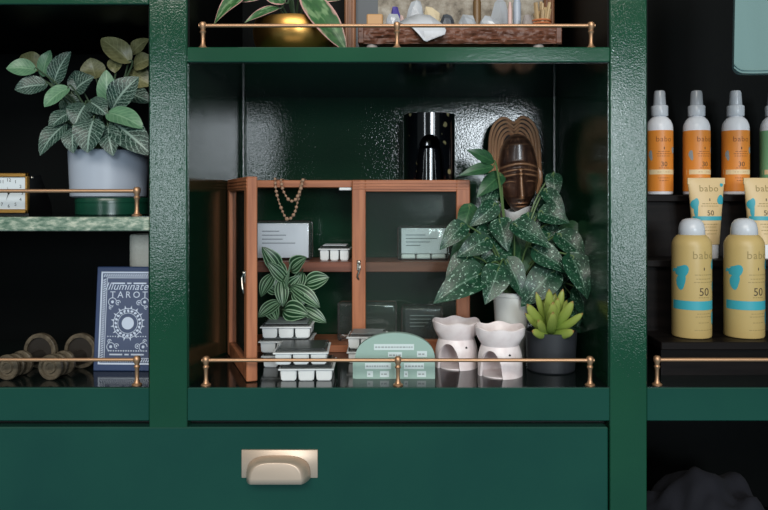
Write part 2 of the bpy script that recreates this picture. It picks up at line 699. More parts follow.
for a, b, z in ((XE0 + 0.012, XL0 - 0.002, ZB), (XE0 + 0.012, XL0 - 0.002, ZL), (XR1 + 0.002, XE1 - 0.012, ZB), (XL1, XR0, ZB)):
    bm = new()
    box(bm, a, b, 0.004, D, z - 0.0004, z + 0.0006 if a != XL1 else z + 0.0002)
    obj('floor_and_shade_sheet', bm, M['gloss'], cab, CR)
for a, b, z, m in ((XE0 + 0.012, XL0, ZL0, 'bay'), (XE0 + 0.012, XL0, ZLT, 'bay'), (XL1, XR0, ZS0, 'gloss')):  # added dark sheets paint shade onto the undersides
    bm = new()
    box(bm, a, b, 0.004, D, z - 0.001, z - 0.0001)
    obj('floor_and_shade_sheet', bm, M[m], cab, CR)
for x in (XL1 + 0.004, XR0 - 0.004):     # added beads that stand for the bright reflection in the niche's back corners
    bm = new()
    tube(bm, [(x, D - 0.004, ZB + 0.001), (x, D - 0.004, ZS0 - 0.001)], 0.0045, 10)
    obj('corner_glint_bead', bm, M['niche'], cab, CR)
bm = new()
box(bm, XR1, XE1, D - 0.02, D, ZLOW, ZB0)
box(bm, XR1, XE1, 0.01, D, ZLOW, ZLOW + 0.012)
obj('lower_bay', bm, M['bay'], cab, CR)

# drawer, flush in its opening
XD1 = P(608, 0, 0).x
ZD = P(0, 427, 0).z
dr = new()
box(dr, XE0, XD1, -0.001, 0.019, ZLOW + 0.006, ZD, 0.0016)
box(dr, XE0 + 0.02, XD1 - 0.012, 0.019, 0.29, ZLOW + 0.012, ZD - 0.03)
drawer = obj('drawer', dr, M['drawer'], cab, CR)
bm = new()
box(bm, XE0, XR1, 0.02, 0.024, ZLOW, ZB0 + 0.004)
obj('drawer_recess', bm, M['seam'], cab, CR)

# cup pull
bm = new()
pa, pb = P(242, 477, 0), P(318, 449, 0)
box(bm, pa.x, pb.x, -0.0035, -0.001, pa.z, pb.z, 0.0006)
cx = (P(247, 0, 0).x + P(311, 0, 0).x) / 2
hw = (P(311, 0, 0).x - P(247, 0, 0).x) / 2
zt, zb = P(0, 454, 0).z, P(0, 476.5, 0).z
NA, NB = 28, 12
grid = []
for i in range(NA + 1):
    a = PI * i / NA
    # outline: wide arch, blunt shoulders
    cxx = math.copysign(abs(math.cos(a)) ** 0.62, math.cos(a))
    szz = abs(math.sin(a)) ** 0.62
    row = []
    for j in range(NB + 1):
        q = j / NB
        s = 1 - 0.27 * q
        y = -0.0035 - 0.021 * math.sin(q * PI / 2) ** 0.9
        x = cx + hw * cxx * (1 - 0.26 * (q ** 1.2))
        z = zb + (zt - zb) * szz * (1 - 0.10 * q ** 2) - 0.0004
        row.append(bm.verts.new((x, y, z)))
    grid.append(row)
for i in range(NA):
    for j in range(NB):
        bm.faces.new((grid[i][j], grid[i + 1][j], grid[i + 1][j + 1], grid[i][j + 1]))
bm.faces.new([grid[i][NB] for i in range(NA + 1)])
pl = obj('drawer_pull', bm, M['pull'], drawer, CR, 50, 'satin champagne metal cup pull')
sol = pl.modifiers.new('thick', 'SOLIDIFY')
sol.thickness = 0.0012


# brass gallery rails
def post_profile(h, k=1.0):
    return [(0, 0), (0.0062 * k, 0), (0.0064 * k, 0.0012), (0.0056 * k, 0.0022), (0.0040 * k, 0.0030), (0.0034 * k, 0.0045), (0.0026 * k, 0.0070),
            (0.0024 * k, 0.0120), (0.0026 * k, h * 0.55), (0.0036 * k, h * 0.60), (0.0040 * k, h * 0.63), (0.0034 * k, h * 0.66), (0.0028 * k, h * 0.69),
            (0.0034 * k, h * 0.75), (0.0046 * k, h * 0.83), (0.0048 * k, h * 0.88), (0.0042 * k, h * 0.95), (0.0026 * k, h * 0.99), (0, h)]


def gallery(posts, x0, x1, z, h, y=0.012):
    bm = new()
    zr = z + h * 0.855
    tube(bm, [(x0, y, zr), (x1, y, zr)], 0.0024, 12)
    r = obj('gallery_rail', bm, M['brass'], cab, CR)
    for x in posts:
        bm = new()
        lathe(bm, post_profile(h), (x, y, z), 20)
        obj('rail_post', bm, M['brass'], r, CR)


yr = 0.012
X = lambda px: P(px, 0, yr).x
HP = 0.0375
gallery([X(206), X(398), X(590)], X(202), X(594), ZB, HP)
gallery([X(203), X(397), X(591)], X(199), X(595), ZS, HP * 0.92)
gallery([X(137)], XE0 + 0.012, X(139), ZB + 0.0006, HP)
gallery([X(137)], XE0 + 0.012, X(139), ZL + 0.0006, HP)
gallery([X(657)], X(655), XE1 - 0.012, ZB + 0.0006, HP)


# ------------------------------------------------------------------ glazed wooden display case
YC = 0.208                      # front of the case's carcass
YF = YC - 0.014                 # front of the closed door
XC0, XC1 = P(230, 0, YC).x, P(470, 0, YF).x
ZC0, ZC1 = ZB, P(0, 180, YF).z
YCB = 0.300
bt = 0.011
case = thing('display_case', 'reddish cedar display case with two glazed doors, left door swung open', 'display case', ((XC0 + XC1) / 2, YC, ZC0))
CO = case.location.copy()
for a, b in ((XC0, XC0 + bt), (XC1 - bt, XC1)):
    bm = new()
    box(bm, a, b, YC, YCB, ZC0, ZC1, 0.0008)
    obj('side_board', bm, M['cedar_v'], case, CO)
for nm, a, b in (('top_board', ZC1 - bt, ZC1), ('bottom_board', ZC0, ZC0 + bt)):
    bm = new()
    box(bm, XC0 + bt, XC1 - bt, YC, YCB, a, b, 0.0008)
    obj(nm, bm, M['cedar_x'], case, CO)
ZSH1 = P(0, 262, YC + 0.004).z
ZSH0 = P(0, 272, YC + 0.004).z
bm = new()
box(bm, XC0 + bt, XC1 - bt, YC + 0.004, YCB, ZSH0, ZSH1, 0.0008)
obj('shelf', bm, M['cedar_dark'], case, CO)


def door(width, hinge, ang, label=None):
    """built closed: hinge edge at local x=0, swinging about z; front face at y=-t"""
    t, sw = 0.014, 0.0205
    z0, z1 = ZC0 + 0.001, ZC1
    R = Matrix.Translation(Vector(hinge)) @ Matrix.Rotation(ang, 4, 'Z')
    sgn = 1 if width > 0 else -1
    w = abs(width)
    f = lambda a, b: (min(sgn * a, sgn * b), max(sgn * a, sgn * b))
    d = bpy.data.objects.new('door', None)
    COL.objects.link(d)
    d.parent = case
    if label:
        d['label'] = label
    for a, b in ((0, sw), (w - sw, w)):
        bm = new()
        xa, xb = f(a, b)
        box(bm, xa, xb, -t, 0, z0, z1, 0.0012, M=R)
        obj('door_stile', bm, M['cedar_v'], d, CO)
    for k, (a, b) in enumerate(((z0, z0 + sw), (z1 - sw * 0.86, z1))):
        bm = new()
        xa, xb = f(sw - 0.0002, w - sw + 0.0002)
        box(bm, xa, xb, -t + 0.0003, -0.0003, a, b, 0.0008, M=R)
        if k:           # moulded grooves along the top rail
            for q in (0.25, 0.5, 0.75):
                xa, xb = f(0.001, w - 0.001)
                zz = z1 - sw * 0.86 * q
                box(bm, xa, xb, -t - 0.0006, -t + 0.002, zz - 0.0013, zz + 0.0013, 0.0004, M=R)
        obj('door_rail', bm, M['cedar_x'], d, CO)
    bm = new()
    xa, xb = f(sw - 0.003, w - sw + 0.003)
    box(bm, xa, xb, -0.0085, -0.0065, z0 + sw - 0.003, z1 - sw * 0.86 + 0.003, M=R)
    obj('door_pane', bm, M['pane'], d, CO)
    bm = new()
    xm = sgn * (w - sw * 0.5)
    zc = P(0, 268, YF).z
    box(bm, xm - 0.003, xm + 0.003, -t - 0.0015, -t + 0.0002, zc - 0.004, zc + 0.012, 0.0007, M=R)
    tube(bm, [R @ p for p in bez([(xm, -t - 0.001, zc + 0.008), (xm - 0.002 * sgn, -t - 0.004, zc + 0.003), (xm, -t - 0.004, zc - 0.006), (xm + 0.002 * sgn, -t - 0.0035, zc - 0.012), (xm, -t - 0.002, zc - 0.017)], 5)], 0.0013, 8)
    lathe(bm, [(0, 0.003), (0.002, 0.0025), (0.0028, 0.001), (0.0028, 0)], (0, 0, 0), 12, R @ Matrix.Translation((xm, -t - 0.001, zc + 0.009)) @ Matrix.Rotation(PI / 2, 4, 'X'))
    obj('door_latch', bm, M['silver'], d, CO, 35, 'antique silver hook latch')
    return d


XM = P(352, 0, YF).x
bm = new()
box(bm, P(339, 0, YC).x, P(351.5, 0, YC).x, YC + 0.001, YC + 0.014, ZC1 - bt - 0.0045, ZC1 - bt, 0.0008)
obj('door_catch', bm, M['wax'], case, CO, 35, 'small white door catch')
door(-(XC1 - XM), (XC1, YC, 0), 0.0)
HX, HY = XC0 + 0.0105, YC - 0.003
fx, fy_ = P(257.5, 0, 0.03).x, 0.030
ang = math.atan2(fy_ - HY, fx - HX)
door(math.hypot(fx - HX, fy_ - HY), (HX, HY, 0), ang, 'left door swung wide open')

# ------------------------------------------------------------------ wax melt packs
CELL = [(-1, -0.5), (0, -0.5), (1, -0.5), (-1, 0.5), (0, 0.5), (1, 0.5)]


def wax_pack(label, group, loc, rotz, w=0.069, d=0.067, h=0.0205, lid='card_grey'):
    t = thing('wax_melt_pack', label, 'wax melts', loc, rotz, group)
    bm = new()
    cw, cdp = w / 3, d / 2
    hc = h * 0.72
    for i, j in CELL:
        x, y = i * cw, j * cdp
        vs = box(bm, x - cw / 2 + 0.001, x + cw / 2 - 0.001, y - cdp / 2 + 0.001, y + cdp / 2 - 0.001, 0, hc)
        for v in vs:                                   # cups narrow towards the bottom
            k = 0.9 + 0.1 * (v.co.z / hc)
            v.co.x = x + (v.co.x - x) * k
            v.co.y = y + (v.co.y - y) * k
    box(bm, -w / 2 - 0.0015, w / 2 + 0.0015, -d / 2 - 0.0015, d / 2 + 0.0015, hc - 0.0004, hc + 0.0014, 0.0005)
    bmesh.ops.bevel(bm, geom=[e for e in bm.edges if e.calc_length() > 0.008 and e.is_manifold and e.calc_face_angle(0) > 1.2], offset=0.0014, segments=2, affect='EDGES')
    obj('tray', bm, M['wax'], t)
    bm = new()
    box(bm, -w / 2 + 0.001, w / 2 - 0.001, -d / 2 + 0.001, d / 2 - 0.001, hc + 0.0014, h - 0.0006, 0.0018)
    obj('lid', bm, M['clear'], t)
    bm = new()
    box(bm, -w / 2 + 0.005, w / 2 - 0.005, -d / 2 + 0.005, d / 2 - 0.005, h - 0.0006, h - 0.0001)
    obj('label_card', bm, M[lid], t)
    return t


G1 = 'wax melt packs stacked by the open case door'
fcx = P(305, 0, 0.03).x
p0 = wax_pack('white wax melt pack at the bottom of the two-high front stack', G1, (fcx, 0.066, ZB), 0.03, lid='card_dark')
dup(p0, (P(299, 0, 0.03).x, 0.068, ZB + 0.0206), 0.05, 'black-labelled wax melt pack on top of the two-high front stack')
bcx = P(284, 0, 0.09).x - 0.001
b0 = wax_pack('white wax melt pack at the bottom of the rear stack by the door', G1, (bcx + 0.002, 0.141, ZB), 0.0, lid='card_grey')
dup(b0, (bcx - 0.001, 0.141, ZB + 0.0206), -0.03, 'white wax melt pack in the middle of the rear stack')
dup(b0, (bcx, 0.141, ZB + 0.0412), 0.02, 'grey-labelled wax melt pack on top of the rear stack, under the striped leaves')
# one tub behind the mint card
tc = P(366, 0, 0.13)
m0 = wax_pack('white wax melt tub behind the mint arched card', 'wax melt packs around the case', (tc.x, 0.158, ZB), 0.02, w=0.054, d=0.05, h=0.021, lid='card_grey')
dup(m0, (tc.x + 0.001, 0.158, ZB + 0.0212), -0.04, 'upper white wax melt tub behind the mint arched card')
# small one on the case's shelf
sp_ = P(334, 0, 0.235)
wax_pack('small white wax melt pack on the case shelf beside the white card pack', 'wax melt packs around the case', (sp_.x, 0.262, ZSH1), 0.0, w=0.047, d=0.05, h=0.024, lid='card')


def clamshell(label, x0, x1, z0, h, y, dep, card, ink, group='clear clamshell packs standing in the case', cells=True, frac=0.74):
    """a clear pack standing on its edge with a printed card behind the front"""
    c = Vector(((x0 + x1) / 2, y, z0))
    t = thing('clamshell_pack', label, 'wax melts', c, 0, group)
    w = x1 - x0
    bm = new()
    box(bm, -w / 2, w / 2, -dep / 2, dep / 2, 0, h, 0.006, 4)
    obj('clear_shell', bm, M['clear'], t)
    bm = new()
    tube(bm, bez([(-w / 2 + 0.003, -dep / 2, 0.004), (-w / 2 + 0.003, -dep / 2, h - 0.008), (-w / 2 + 0.008, -dep / 2, h - 0.003), (w / 2 - 0.008, -dep / 2, h - 0.003), (w / 2 - 0.003, -dep / 2, h - 0.008), (w / 2 - 0.003, -dep / 2, 0.004)], 6), 0.0012, 6)
    obj('shell_rim', bm, M['clear'], t)
    bm = new()
    zc0 = h * 0.2 if cells else 0.004
    box(bm, -w / 2 + 0.007, w / 2 - 0.005, -dep / 2 + 0.003, -dep / 2 + 0.004, zc0, h * 0.93)
    if card is None:
        bm.free()
        return t
    cd_ = obj('printed_card', bm, M[card], t)
    bm = new()
    fy = lambda x, z: -dep / 2 + 0.003
    rnd = random.Random(len(label))
    for q in (0.42, 0.52, 0.62, 0.72):
        ww = rnd.uniform(0.25, 0.6) * w
        patch(bm, (-w / 2 + 0.014, -w / 2 + 0.014 + ww, h * q, h * q + 0.0014), fy)
    obj('print_lines', bm, M[ink], cd_)
    if cells:
        bm = new()
        for i in range(3):
            cw = (w - 0.012) / 3
            xa = -w / 2 + 0.006 + i * cw
            box(bm, xa + 0.001, xa + cw - 0.001, -dep / 2 + 0.0015, dep / 2 - 0.004, 0.002, h * 0.18, 0.0015)
        obj('wax_cells', bm, M['wax'], t)
    return t


yk = 0.236
clamshell('clear clamshell with white card on the case shelf behind the closed door', P(397, 0, yk).x, P(450, 0, yk).x, ZSH1, 0.055, 0.252, 0.03, 'card', 'ink')
clamshell('clear pack with wide white card on the case shelf behind the open door', P(252, 0, yk).x, P(311, 0, yk).x, ZSH1, 0.063, 0.258, 0.032, 'card', 'ink', cells=False)
clamshell('empty-looking clear clamshell standing behind the closed door\'s latch-side stile', P(337, 0, yk).x, P(397, 0, yk).x, ZC0 + bt, 0.062, 0.25, 0.03, None, None, cells=False)
clamshell('clear clamshell with black card at the bottom of the case behind the closed door', P(401, 0, yk).x, P(443, 0, yk).x, ZC0 + bt, 0.056, 0.25, 0.03, 'card_dark', 'ink_pale', cells=False)

# ------------------------------------------------------------------ bead necklace
bm = new()
yn = YC - 0.006
pts = bez([P(275, 179, yn), P(276, 190, yn), P(280, 205, yn), P(287, 219, yn - 0.002), P(294, 214, yn), P(298, 200, yn), P(302, 181, yn)], 40)
pts2 = bez([P(281, 180, yn - 0.004), P(283, 190, yn - 0.004), P(289, 200, yn - 0.005), P(295, 200, yn - 0.006), P(300, 191, yn - 0.006), P(303, 180, yn - 0.004)], 40)
lens = []


def along(ps, step):
    out, acc = [ps[0]], 0.0
    for a, b in zip(ps, ps[1:]):
        acc += (b - a).length
        if acc >= step:
            out.append(b)
            acc = 0.0
    return out


rnd = random.Random(3)
for ps in (pts, pts2):
    for q in along(ps, 0.0062):
        bmesh.ops.create_uvsphere(bm, u_segments=8, v_segments=6, radius=rnd.uniform(0.0019, 0.0031), matrix=Matrix.Translation(q))
    tube(bm, ps[::6] + [ps[-1]], 0.0006, 5)
# the loops go back over the case's top board
for q in (P(275, 179, yn), P(302, 181, yn), P(281, 180, yn - 0.004), P(303, 180, yn - 0.004)):
    tube(bm, [q, Vector((q.x, YC - 0.003, ZC1 + 0.002)), Vector((q.x, YC + 0.03, ZC1 + 0.0012))], 0.0009, 5)
M['bead'] = mat('pink_brown_beads', srgb(168, 136, 112), 0.4)
nk = obj('bead_necklace', bm, M['bead'], None, None)
tag(nk, 'strand of small pinkish brown beads hanging over the top of the case\'s open left half', 'necklace')

# ------------------------------------------------------------------ black starry wax warmer on the case
def star_mat():
    m = mat('black_star_glaze', srgb(8, 9, 14), 0.12, 0, 0.6, 0.6)
    t = NT(m)
    v = t.coord()
    vo = t.add('ShaderNodeTexVoronoi')
    vo.inputs['Scale'].default_value = 60
    t.ln(v, vo.inputs['Vector'])
    f = t.ramp(vo.outputs['Distance'], [(0.2, 1.0), (0.3, 0.0)])
    g = t.ramp(t.noise(v, 40, 2), [(0.5, 0.0), (0.56, 1.0)])
    t.col(t.mix(t.math('MULTIPLY', f, g), srgb(8, 9, 14), srgb(150, 140, 100)))
    return m


M['star'] = star_mat()
yw = 0.252
wc = P(429, 0, yw)
rw = 26.5 * S(yw - 0.02)
hw_ = P(0, 113, yw - 0.03).z - ZC1
warm = thing('wax_warmer', 'tall glossy black wax warmer with starry print and arched opening on the case', 'wax warmer', (wc.x, yw, ZC1))
bm = new()
# front wall has an arched cut-out: shell made of columns in angle
NS = 96
r0, r1 = rw, rw - 0.005
def arch_h(a):
    """height of the opening at angle a (0 = towards the viewer)"""
    h = 0.60
    if abs(a) > h:
        return 0
    return 0.070 * math.sqrt(max(0, 1 - (abs(a) / h) ** 2.6)) + 0.001
rows_n = 14
vo_, vi_ = [], []
for k in range(NS):
    a = 2 * PI * k / NS
    aa = (a + PI) % (2 * PI) - PI
    zlo = arch_h(aa)
    co, ci = [], []
    for j in range(rows_n + 1):
        z = zlo + (hw_ - zlo) * j / rows_n
        dx, dy = math.sin(a), -math.cos(a)
        co.append(bm.verts.new((dx * r0, dy * r0, z)))
        ci.append(bm.verts.new((dx * r1, dy * r1, z)))
    vo_.append(co)
    vi_.append(ci)
for k in range(NS):
    k2 = (k + 1) % NS
    for j in range(rows_n):
        bm.faces.new((vo_[k][j], vo_[k2][j], vo_[k2][j + 1], vo_[k][j + 1]))
        bm.faces.new((vi_[k2][j], vi_[k][j], vi_[k][j + 1], vi_[k2][j + 1]))
    bm.faces.new((vo_[k][0], vi_[k][0], vi_[k2][0], vo_[k2][0]))
    bm.faces.new((vo_[k][rows_n], vo_[k2][rows_n], vi_[k2][rows_n], vi_[k][rows_n]))
obj('body', bm, M['star'], warm, None, 40)
bm = new()
lathe(bm, [(0, hw_ - 0.02), (r1 - 0.0004, hw_ - 0.006), (r1 - 0.0004, hw_ - 0.004), (0, hw_ - 0.016)], (0, 0, 0), 40)
M['blackglaze'] = mat('black_glaze', srgb(10, 11, 15), 0.1, 0, 0.6, 0.6)
obj('wax_dish', bm, M['blackglaze'], warm)
bm = new()
lathe(bm, [(0, 0.0), (r1 - 0.012, 0.0), (r1 - 0.012, 0.05), (0.012, 0.056), (0, 0.056)], (0, 0.002, 0.0005), 40)
obj('lamp_housing', bm, M['blackglaze'], warm)

# ------------------------------------------------------------------ carved mask
def mask_mat():
    m = mat('carved_dark_wood', srgb(70, 48, 36), 0.3, 0, 0.5, 0.2)
    t = NT(m)
    v = t.coord('Object', (90, 90, 22))
    n = t.noise(v, 1.5, 5, 0.6)
    g = t.add('ShaderNodeNewGeometry')
    p = t.ramp(g.outputs['Pointiness'], [(0.505, 0.0), (0.56, 1.0)])
    base = t.ramp(n, [(0.35, srgb(46, 31, 26)), (0.6, srgb(76, 52, 41)), (0.75, srgb(150, 108, 80))])
    t.col(t.mix(t.math('MULTIPLY', p, 0.75), base, srgb(196, 148, 110)))
    t.bump(n, 0.2, 0.0008)
    return m


M['mask'] = mask_mat()
M['mask_dark'] = mat('blackened_wood', srgb(30, 21, 18), 0.6, 0, 0.3)
M['mask_tan'] = wood('tan_wood', srgb(190, 142, 106), srgb(140, 98, 70), 'Z')
ym = 0.262
km = S(ym)
mroot = thing('carved_mask', 'dark carved wooden face mask with heart-shaped ridged crest', 'mask', P(518, 213, ym))
R_m = Matrix.Rotation(math.radians(-2.0), 4, 'Y')
mz = lambda row: (213 - row) * km
mx_ = lambda px: (px - 518) * km


def crest_curve(s, n=44):
    """double-lobed outline, s scales it about the middle of its foot"""
    pts = []
    for i in range(n + 1):
        q = i / n
        a = PI * (1 - q)
        x = 26 * math.copysign(abs(math.cos(a)) ** 0.72, math.cos(a)) * s
        zt_ = 57 * (abs(math.sin(a)) ** 0.46)
        dip = 7 * math.exp(-(x / (5.5 * s)) ** 2)
        z = (zt_ - dip) * (0.35 + 0.65 * s)
        pts.append((x * km, z * km + mz(172)))
    return pts


bm = new()
prism(bm, [(p[0] - 0.0016, p[1]) for p in crest_curve(0.97)], 0.004, 0.016, R_m)
obj('crest', bm, M['mask_dark'], mroot)
for i, s in enumerate((0.97, 0.86, 0.75, 0.64, 0.54)):
    bm = new()
    cv = crest_curve(s)
    tube(bm, [R_m @ Vector((x - 0.0016, 0.0042, z)) for x, z in cv], 0.0025, 8)
    obj('crest_ridge', bm, M['mask_tan' if i % 2 == 0 else 'mask'], mroot)
# face: height field inside an egg outline
bm = new()
NU, NV = 48, 96
rows = []
def fw(row):     # half width in px of the face at that row
    pts = [(134, 3), (136, 8), (140, 12), (148, 16.5), (158, 19), (166, 20), (176, 20), (186, 18.6), (195, 15.6), (203, 11.5), (208, 8), (211, 4.5), (212.6, 1.0)]
    for (a, wa), (b, wb) in zip(pts, pts[1:]):
        if a <= row <= b:
            return wa + (wb - wa) * (row - a) / (b - a)
    return 1.0
for i in range(NV + 1):
    row = 134 + (212.6 - 134) * i / NV
    wv = fw(row)
    r_ = []
    for j in range(NU + 1):
        u = -1 + 2 * j / NU
        xx = u * wv
        dome = 15.5 * (max(0.0, 1 - u * u)) ** 0.55 * min(1.0, (wv / 15.0)) ** 0.8
        au = abs(u)
        # brow rolls, arched
        for rc, am, wd in ((164.5 + 4.5 * au ** 2, 2.6, 2.0), (170 + 3.5 * au ** 2, 1.7, 1.5), (174.5 + 3 * au ** 2, 1.6, 1.3)):
            dome += am * math.exp(-((row - rc) / wd) ** 2) * (1 - 0.4 * au)
        if row > 177:
            dome -= 2.6 * min(1, (row - 177) / 3.0) * math.exp(-((au - 0.5) / 0.3) ** 2) * math.exp(-((row - 181) / 6.0) ** 2)
        # closed lids
        dome += 1.4 * math.exp(-((row - 181.5 - 1.5 * (au - .5) ** 2 * 8) / 1.1) ** 2) * math.exp(-((au - 0.5) / 0.24) ** 2)
        # long nose
        if 168 < row < 201:
            q = (row - 168) / 33
            dome += (3.0 + 3.6 * q) * math.exp(-(xx / (2.0 + 1.9 * q)) ** 2) * min(1, (201 - row) / 2.0) * min(1, (row - 168) / 4)
        # mouth
        dome += 2.0 * math.exp(-((row - 203.4) / 0.9) ** 2) * math.exp(-(xx / 5.5) ** 2)
        dome += 2.0 * math.exp(-((row - 206.6) / 1.0) ** 2) * math.exp(-(xx / 4.6) ** 2)
        dome -= 1.4 * math.exp(-((row - 205) / 0.6) ** 2) * math.exp(-(xx / 5.5) ** 2)
        v = Vector((mx_(518) + (xx + 1.5) * km, 0.002 - dome * km, mz(row)))
        r_.append(bm.verts.new(R_m @ v))
    rows.append(r_)
for i in range(NV):
    for j in range(NU):
        bm.faces.new((rows[i][j], rows[i][j + 1], rows[i + 1][j + 1], rows[i + 1][j]))
# closed back
ed = [r[0] for r in rows] + [r[-1] for r in rows[::-1]]
bm.faces.new(ed)
obj('face', bm, M['mask'], mroot, None, 60)
for sx in (-1, 1):
    bm = new()
    tube(bm, [R_m @ Vector((1.5 * km + sx * a * km, 0.001 - b * km, mz(r))) for a, r, b in ((20.0, 168, 1), (21.8, 174, 2), (21.6, 182, 2), (19.5, 189, 1.5), (18, 194, 1))], [0.002, 0.0038, 0.0040, 0.003, 0.0016], 8)
    obj('ear', bm, M['mask'], mroot)
# white plinth behind the leaves that carries the mask
st = thing('mask_stand', 'white crumpled-edged stand showing under the mask\'s chin', 'stand', (P(516, 0, ym - .012).x, ym - 0.006, ZB))
bm = new()
zt_ = mz(212.6) + P(0, 213, ym).z
vs = lathe(bm, [(0, 0), (0.022, 0), (0.022, 0.004), (0.012, 0.012), (0.011, zt_ - ZB - 0.03), (0.018, zt_ - ZB - 0.020), (0.0275, zt_ - ZB + 0.011), (0.0255, zt_ - ZB + 0.009), (0, zt_ - ZB - 0.004)], (0, 0, 0), 28,
           wob=lambda i, a, r, z: (r * (1 + (0.10 * math.sin(5 * a) if i >= 6 else 0)), z - (0.005 * (1 + math.sin(3 * a + 1)) if i in (6, 7) else 0)))
M['stand'] = mat('white_plaster', srgb(226, 228, 228), 0.7)
obj('stand_body', bm, M['stand'], st)


# ------------------------------------------------------------------ potted plants
def pot(root, cx, cy, z0, rb, rt, h, m, wall=0.003, rim=0.0, seg=40, label=None):
    bm = new()
    prof = [(0, 0), (rb * 0.94, 0), (rb, 0.002), (rt, h - 0.001 - rim)]
    if rim:
        prof += [(rt + 0.0015, h - rim), (rt + 0.0015, h - 0.001)]
    prof += [(rt - 0.001, h), (rt - wall, h - 0.001), (rt - wall, h - 0.008), (0, h - 0.008)]
    lathe(bm, prof, (cx, cy, z0), seg)
    obj('pot', bm, m, root, root.location, 35, label)
    bm = new()
    lathe(bm, [(0, h - 0.0075), (rt - wall - 0.0004, h - 0.0075), (rt - wall - 0.0004, h - 0.005), (rt * 0.4, h - 0.003), (0, h - 0.0025)], (cx, cy, z0), 24)
    obj('soil', bm, M['soil'], root, root.location)


def plant_leaves(data, defkind, stem_base, stem_r=0.0011, stem_lift=0.03):
    """data rows: base px, py, Y | tip px, py, Y | width px | kind, material, N"""
    specs, stems = [], []
    for d in data:
        (bx, by, bY, tx, ty, tY, wpx) = d[:7]
        ex = d[7] if len(d) > 7 else {}
        b, t = P(bx, by, bY), P(tx, ty, tY)
        specs.append(dict(b=b, t=t, W=wpx * S(bY), kind=ex.get('kind', defkind), N=ex.get('N', (random.uniform(-.25, .25), -1, random.uniform(.3, .6))),
                          bend=ex.get('bend', 0.12), fold=ex.get('fold', 0.22), mi=ex.get('mi', 0), wave=ex.get('wave', 0.05)))
        s0 = Vector(stem_base) + Vector((random.uniform(-.006, .006), random.uniform(-.006, .006), 0))
        mid = (s0 + b) / 2 + Vector((0, 0, stem_lift * (0.5 + random.random())))
        dirn = (t - b).normalized()
        stems.append(bez([s0, mid, b - dirn * 0.004, b + dirn * 0.003], 7))
    return specs, stems


def stems_obj(root, stems, m, r):
    bm = new()
    for s in stems:
        n = len(s)
        tube(bm, s, [r * (1.25 - 0.6 * i / n) for i in range(n)], 6)
    obj('stem', bm, m, root, root.location)


# silver-spotted trailing plant in a white pot, beside the case
yp = 0.150
pc = P(511, 0, yp)
sp = thing('potted_plant', 'bushy plant with silver-spotted heart leaves in white pot below the mask', 'plant', (pc.x, yp, ZB))
pot(sp, pc.x, yp, ZB, 0.021, 0.0255, P(0, 293, yp - .02).z - ZB, M['potcream'], rim=0.006)
zsoil = P(0, 296, yp).z
PL = [
    # bx   by   bY    tx   ty   tY   w
    (494, 163, .185, 468, 149, .165, 14, dict(kind='lance', mi=1)),
    (494, 167, .180, 460, 174, .160, 13, dict(kind='lance', mi=1)),
    (499, 177, .190, 477, 196, .170, 19, dict(mi=1)),
    (462, 226, .090, 440, 249, .075, 21, dict(N=(0.3, -1, .7))),
    (494, 206, .150, 470, 226, .135, 20),
    (480, 274, .085, 434, 301, .060, 35, dict(N=(-.1, -1, .5))),
    (486, 240, .110, 457, 256, .095, 24),
    (498, 270, .085, 486, 303, .060, 30, dict(N=(0, -1, .2))),
    (516, 226, .110, 552, 247, .085, 25, dict(N=(.1, -1, .6))),
    (542, 213, .150, 570, 222, .135, 24),
    (560, 236, .130, 588, 260, .110, 27),
    (572, 258, .100, 589, 298, .080, 31, dict(N=(.2, -1, .2))),
    (552, 272, .120, 521, 306, .110, 33, dict(N=(0, -1, .5))),
    (537, 251, .110, 569, 272, .095, 26),
    (553, 176, .185, 556, 199, .170, 17),
    (546, 192, .170, 566, 216, .150, 17),
    (468, 258, .105, 445, 283, .090, 24, dict(N=(-.3, -1, .4))),
    (470, 208, .170, 460, 240, .150, 19, dict(mi=1)),
    (508, 262, .125, 524, 298, .110, 24),
    (578, 290, .130, 592, 326, .120, 22),
    (566, 312, .150, 586, 334, .140, 22),
    (500, 222, .140, 508, 250, .120, 24),
    (548, 236, .150, 540, 268, .130, 26),
    (486, 222, .160, 500, 244, .140, 22),
    (528, 216, .165, 536, 240, .150, 20),
    (505, 246, .140, 480, 262, .125, 24),
    (561, 266, .150, 547, 296, .140, 26),
    (494, 188, .190, 481, 212, .170, 18),
    (580, 226, .175, 590, 248, .160, 18),
    (470, 238, .150, 450, 262, .140, 20, dict(mi=1)),
    (520, 250, .150, 512, 286, .125, 26, dict(mi=1)),
    (532, 262, .155, 536, 296, .140, 28),
    (498, 250, .155, 494, 284, .130, 26),
    (514, 232, .160, 526, 262, .145, 24, dict(mi=1)),
    (574, 300, .140, 578, 328, .130, 20),
    (584, 268, .160, 594, 300, .150, 22),
    (566, 226, .165, 580, 250, .150, 22, dict(mi=1)),
    (540, 222, .170, 560, 246, .155, 24),
    (476, 252, .145, 468, 284, .120, 24, dict(mi=1)),
    (488, 232, .150, 470, 254, .130, 22),
    (548, 284, .150, 566, 306, .150, 26),
]
specs, stems = plant_leaves(PL, 'heart', (pc.x, yp, zsoil))
leaves_obj('foliage', specs, [M['spot'], M['plain']], sp, sp.location)
stems_obj(sp, stems, M['stem_green'], 0.0013)

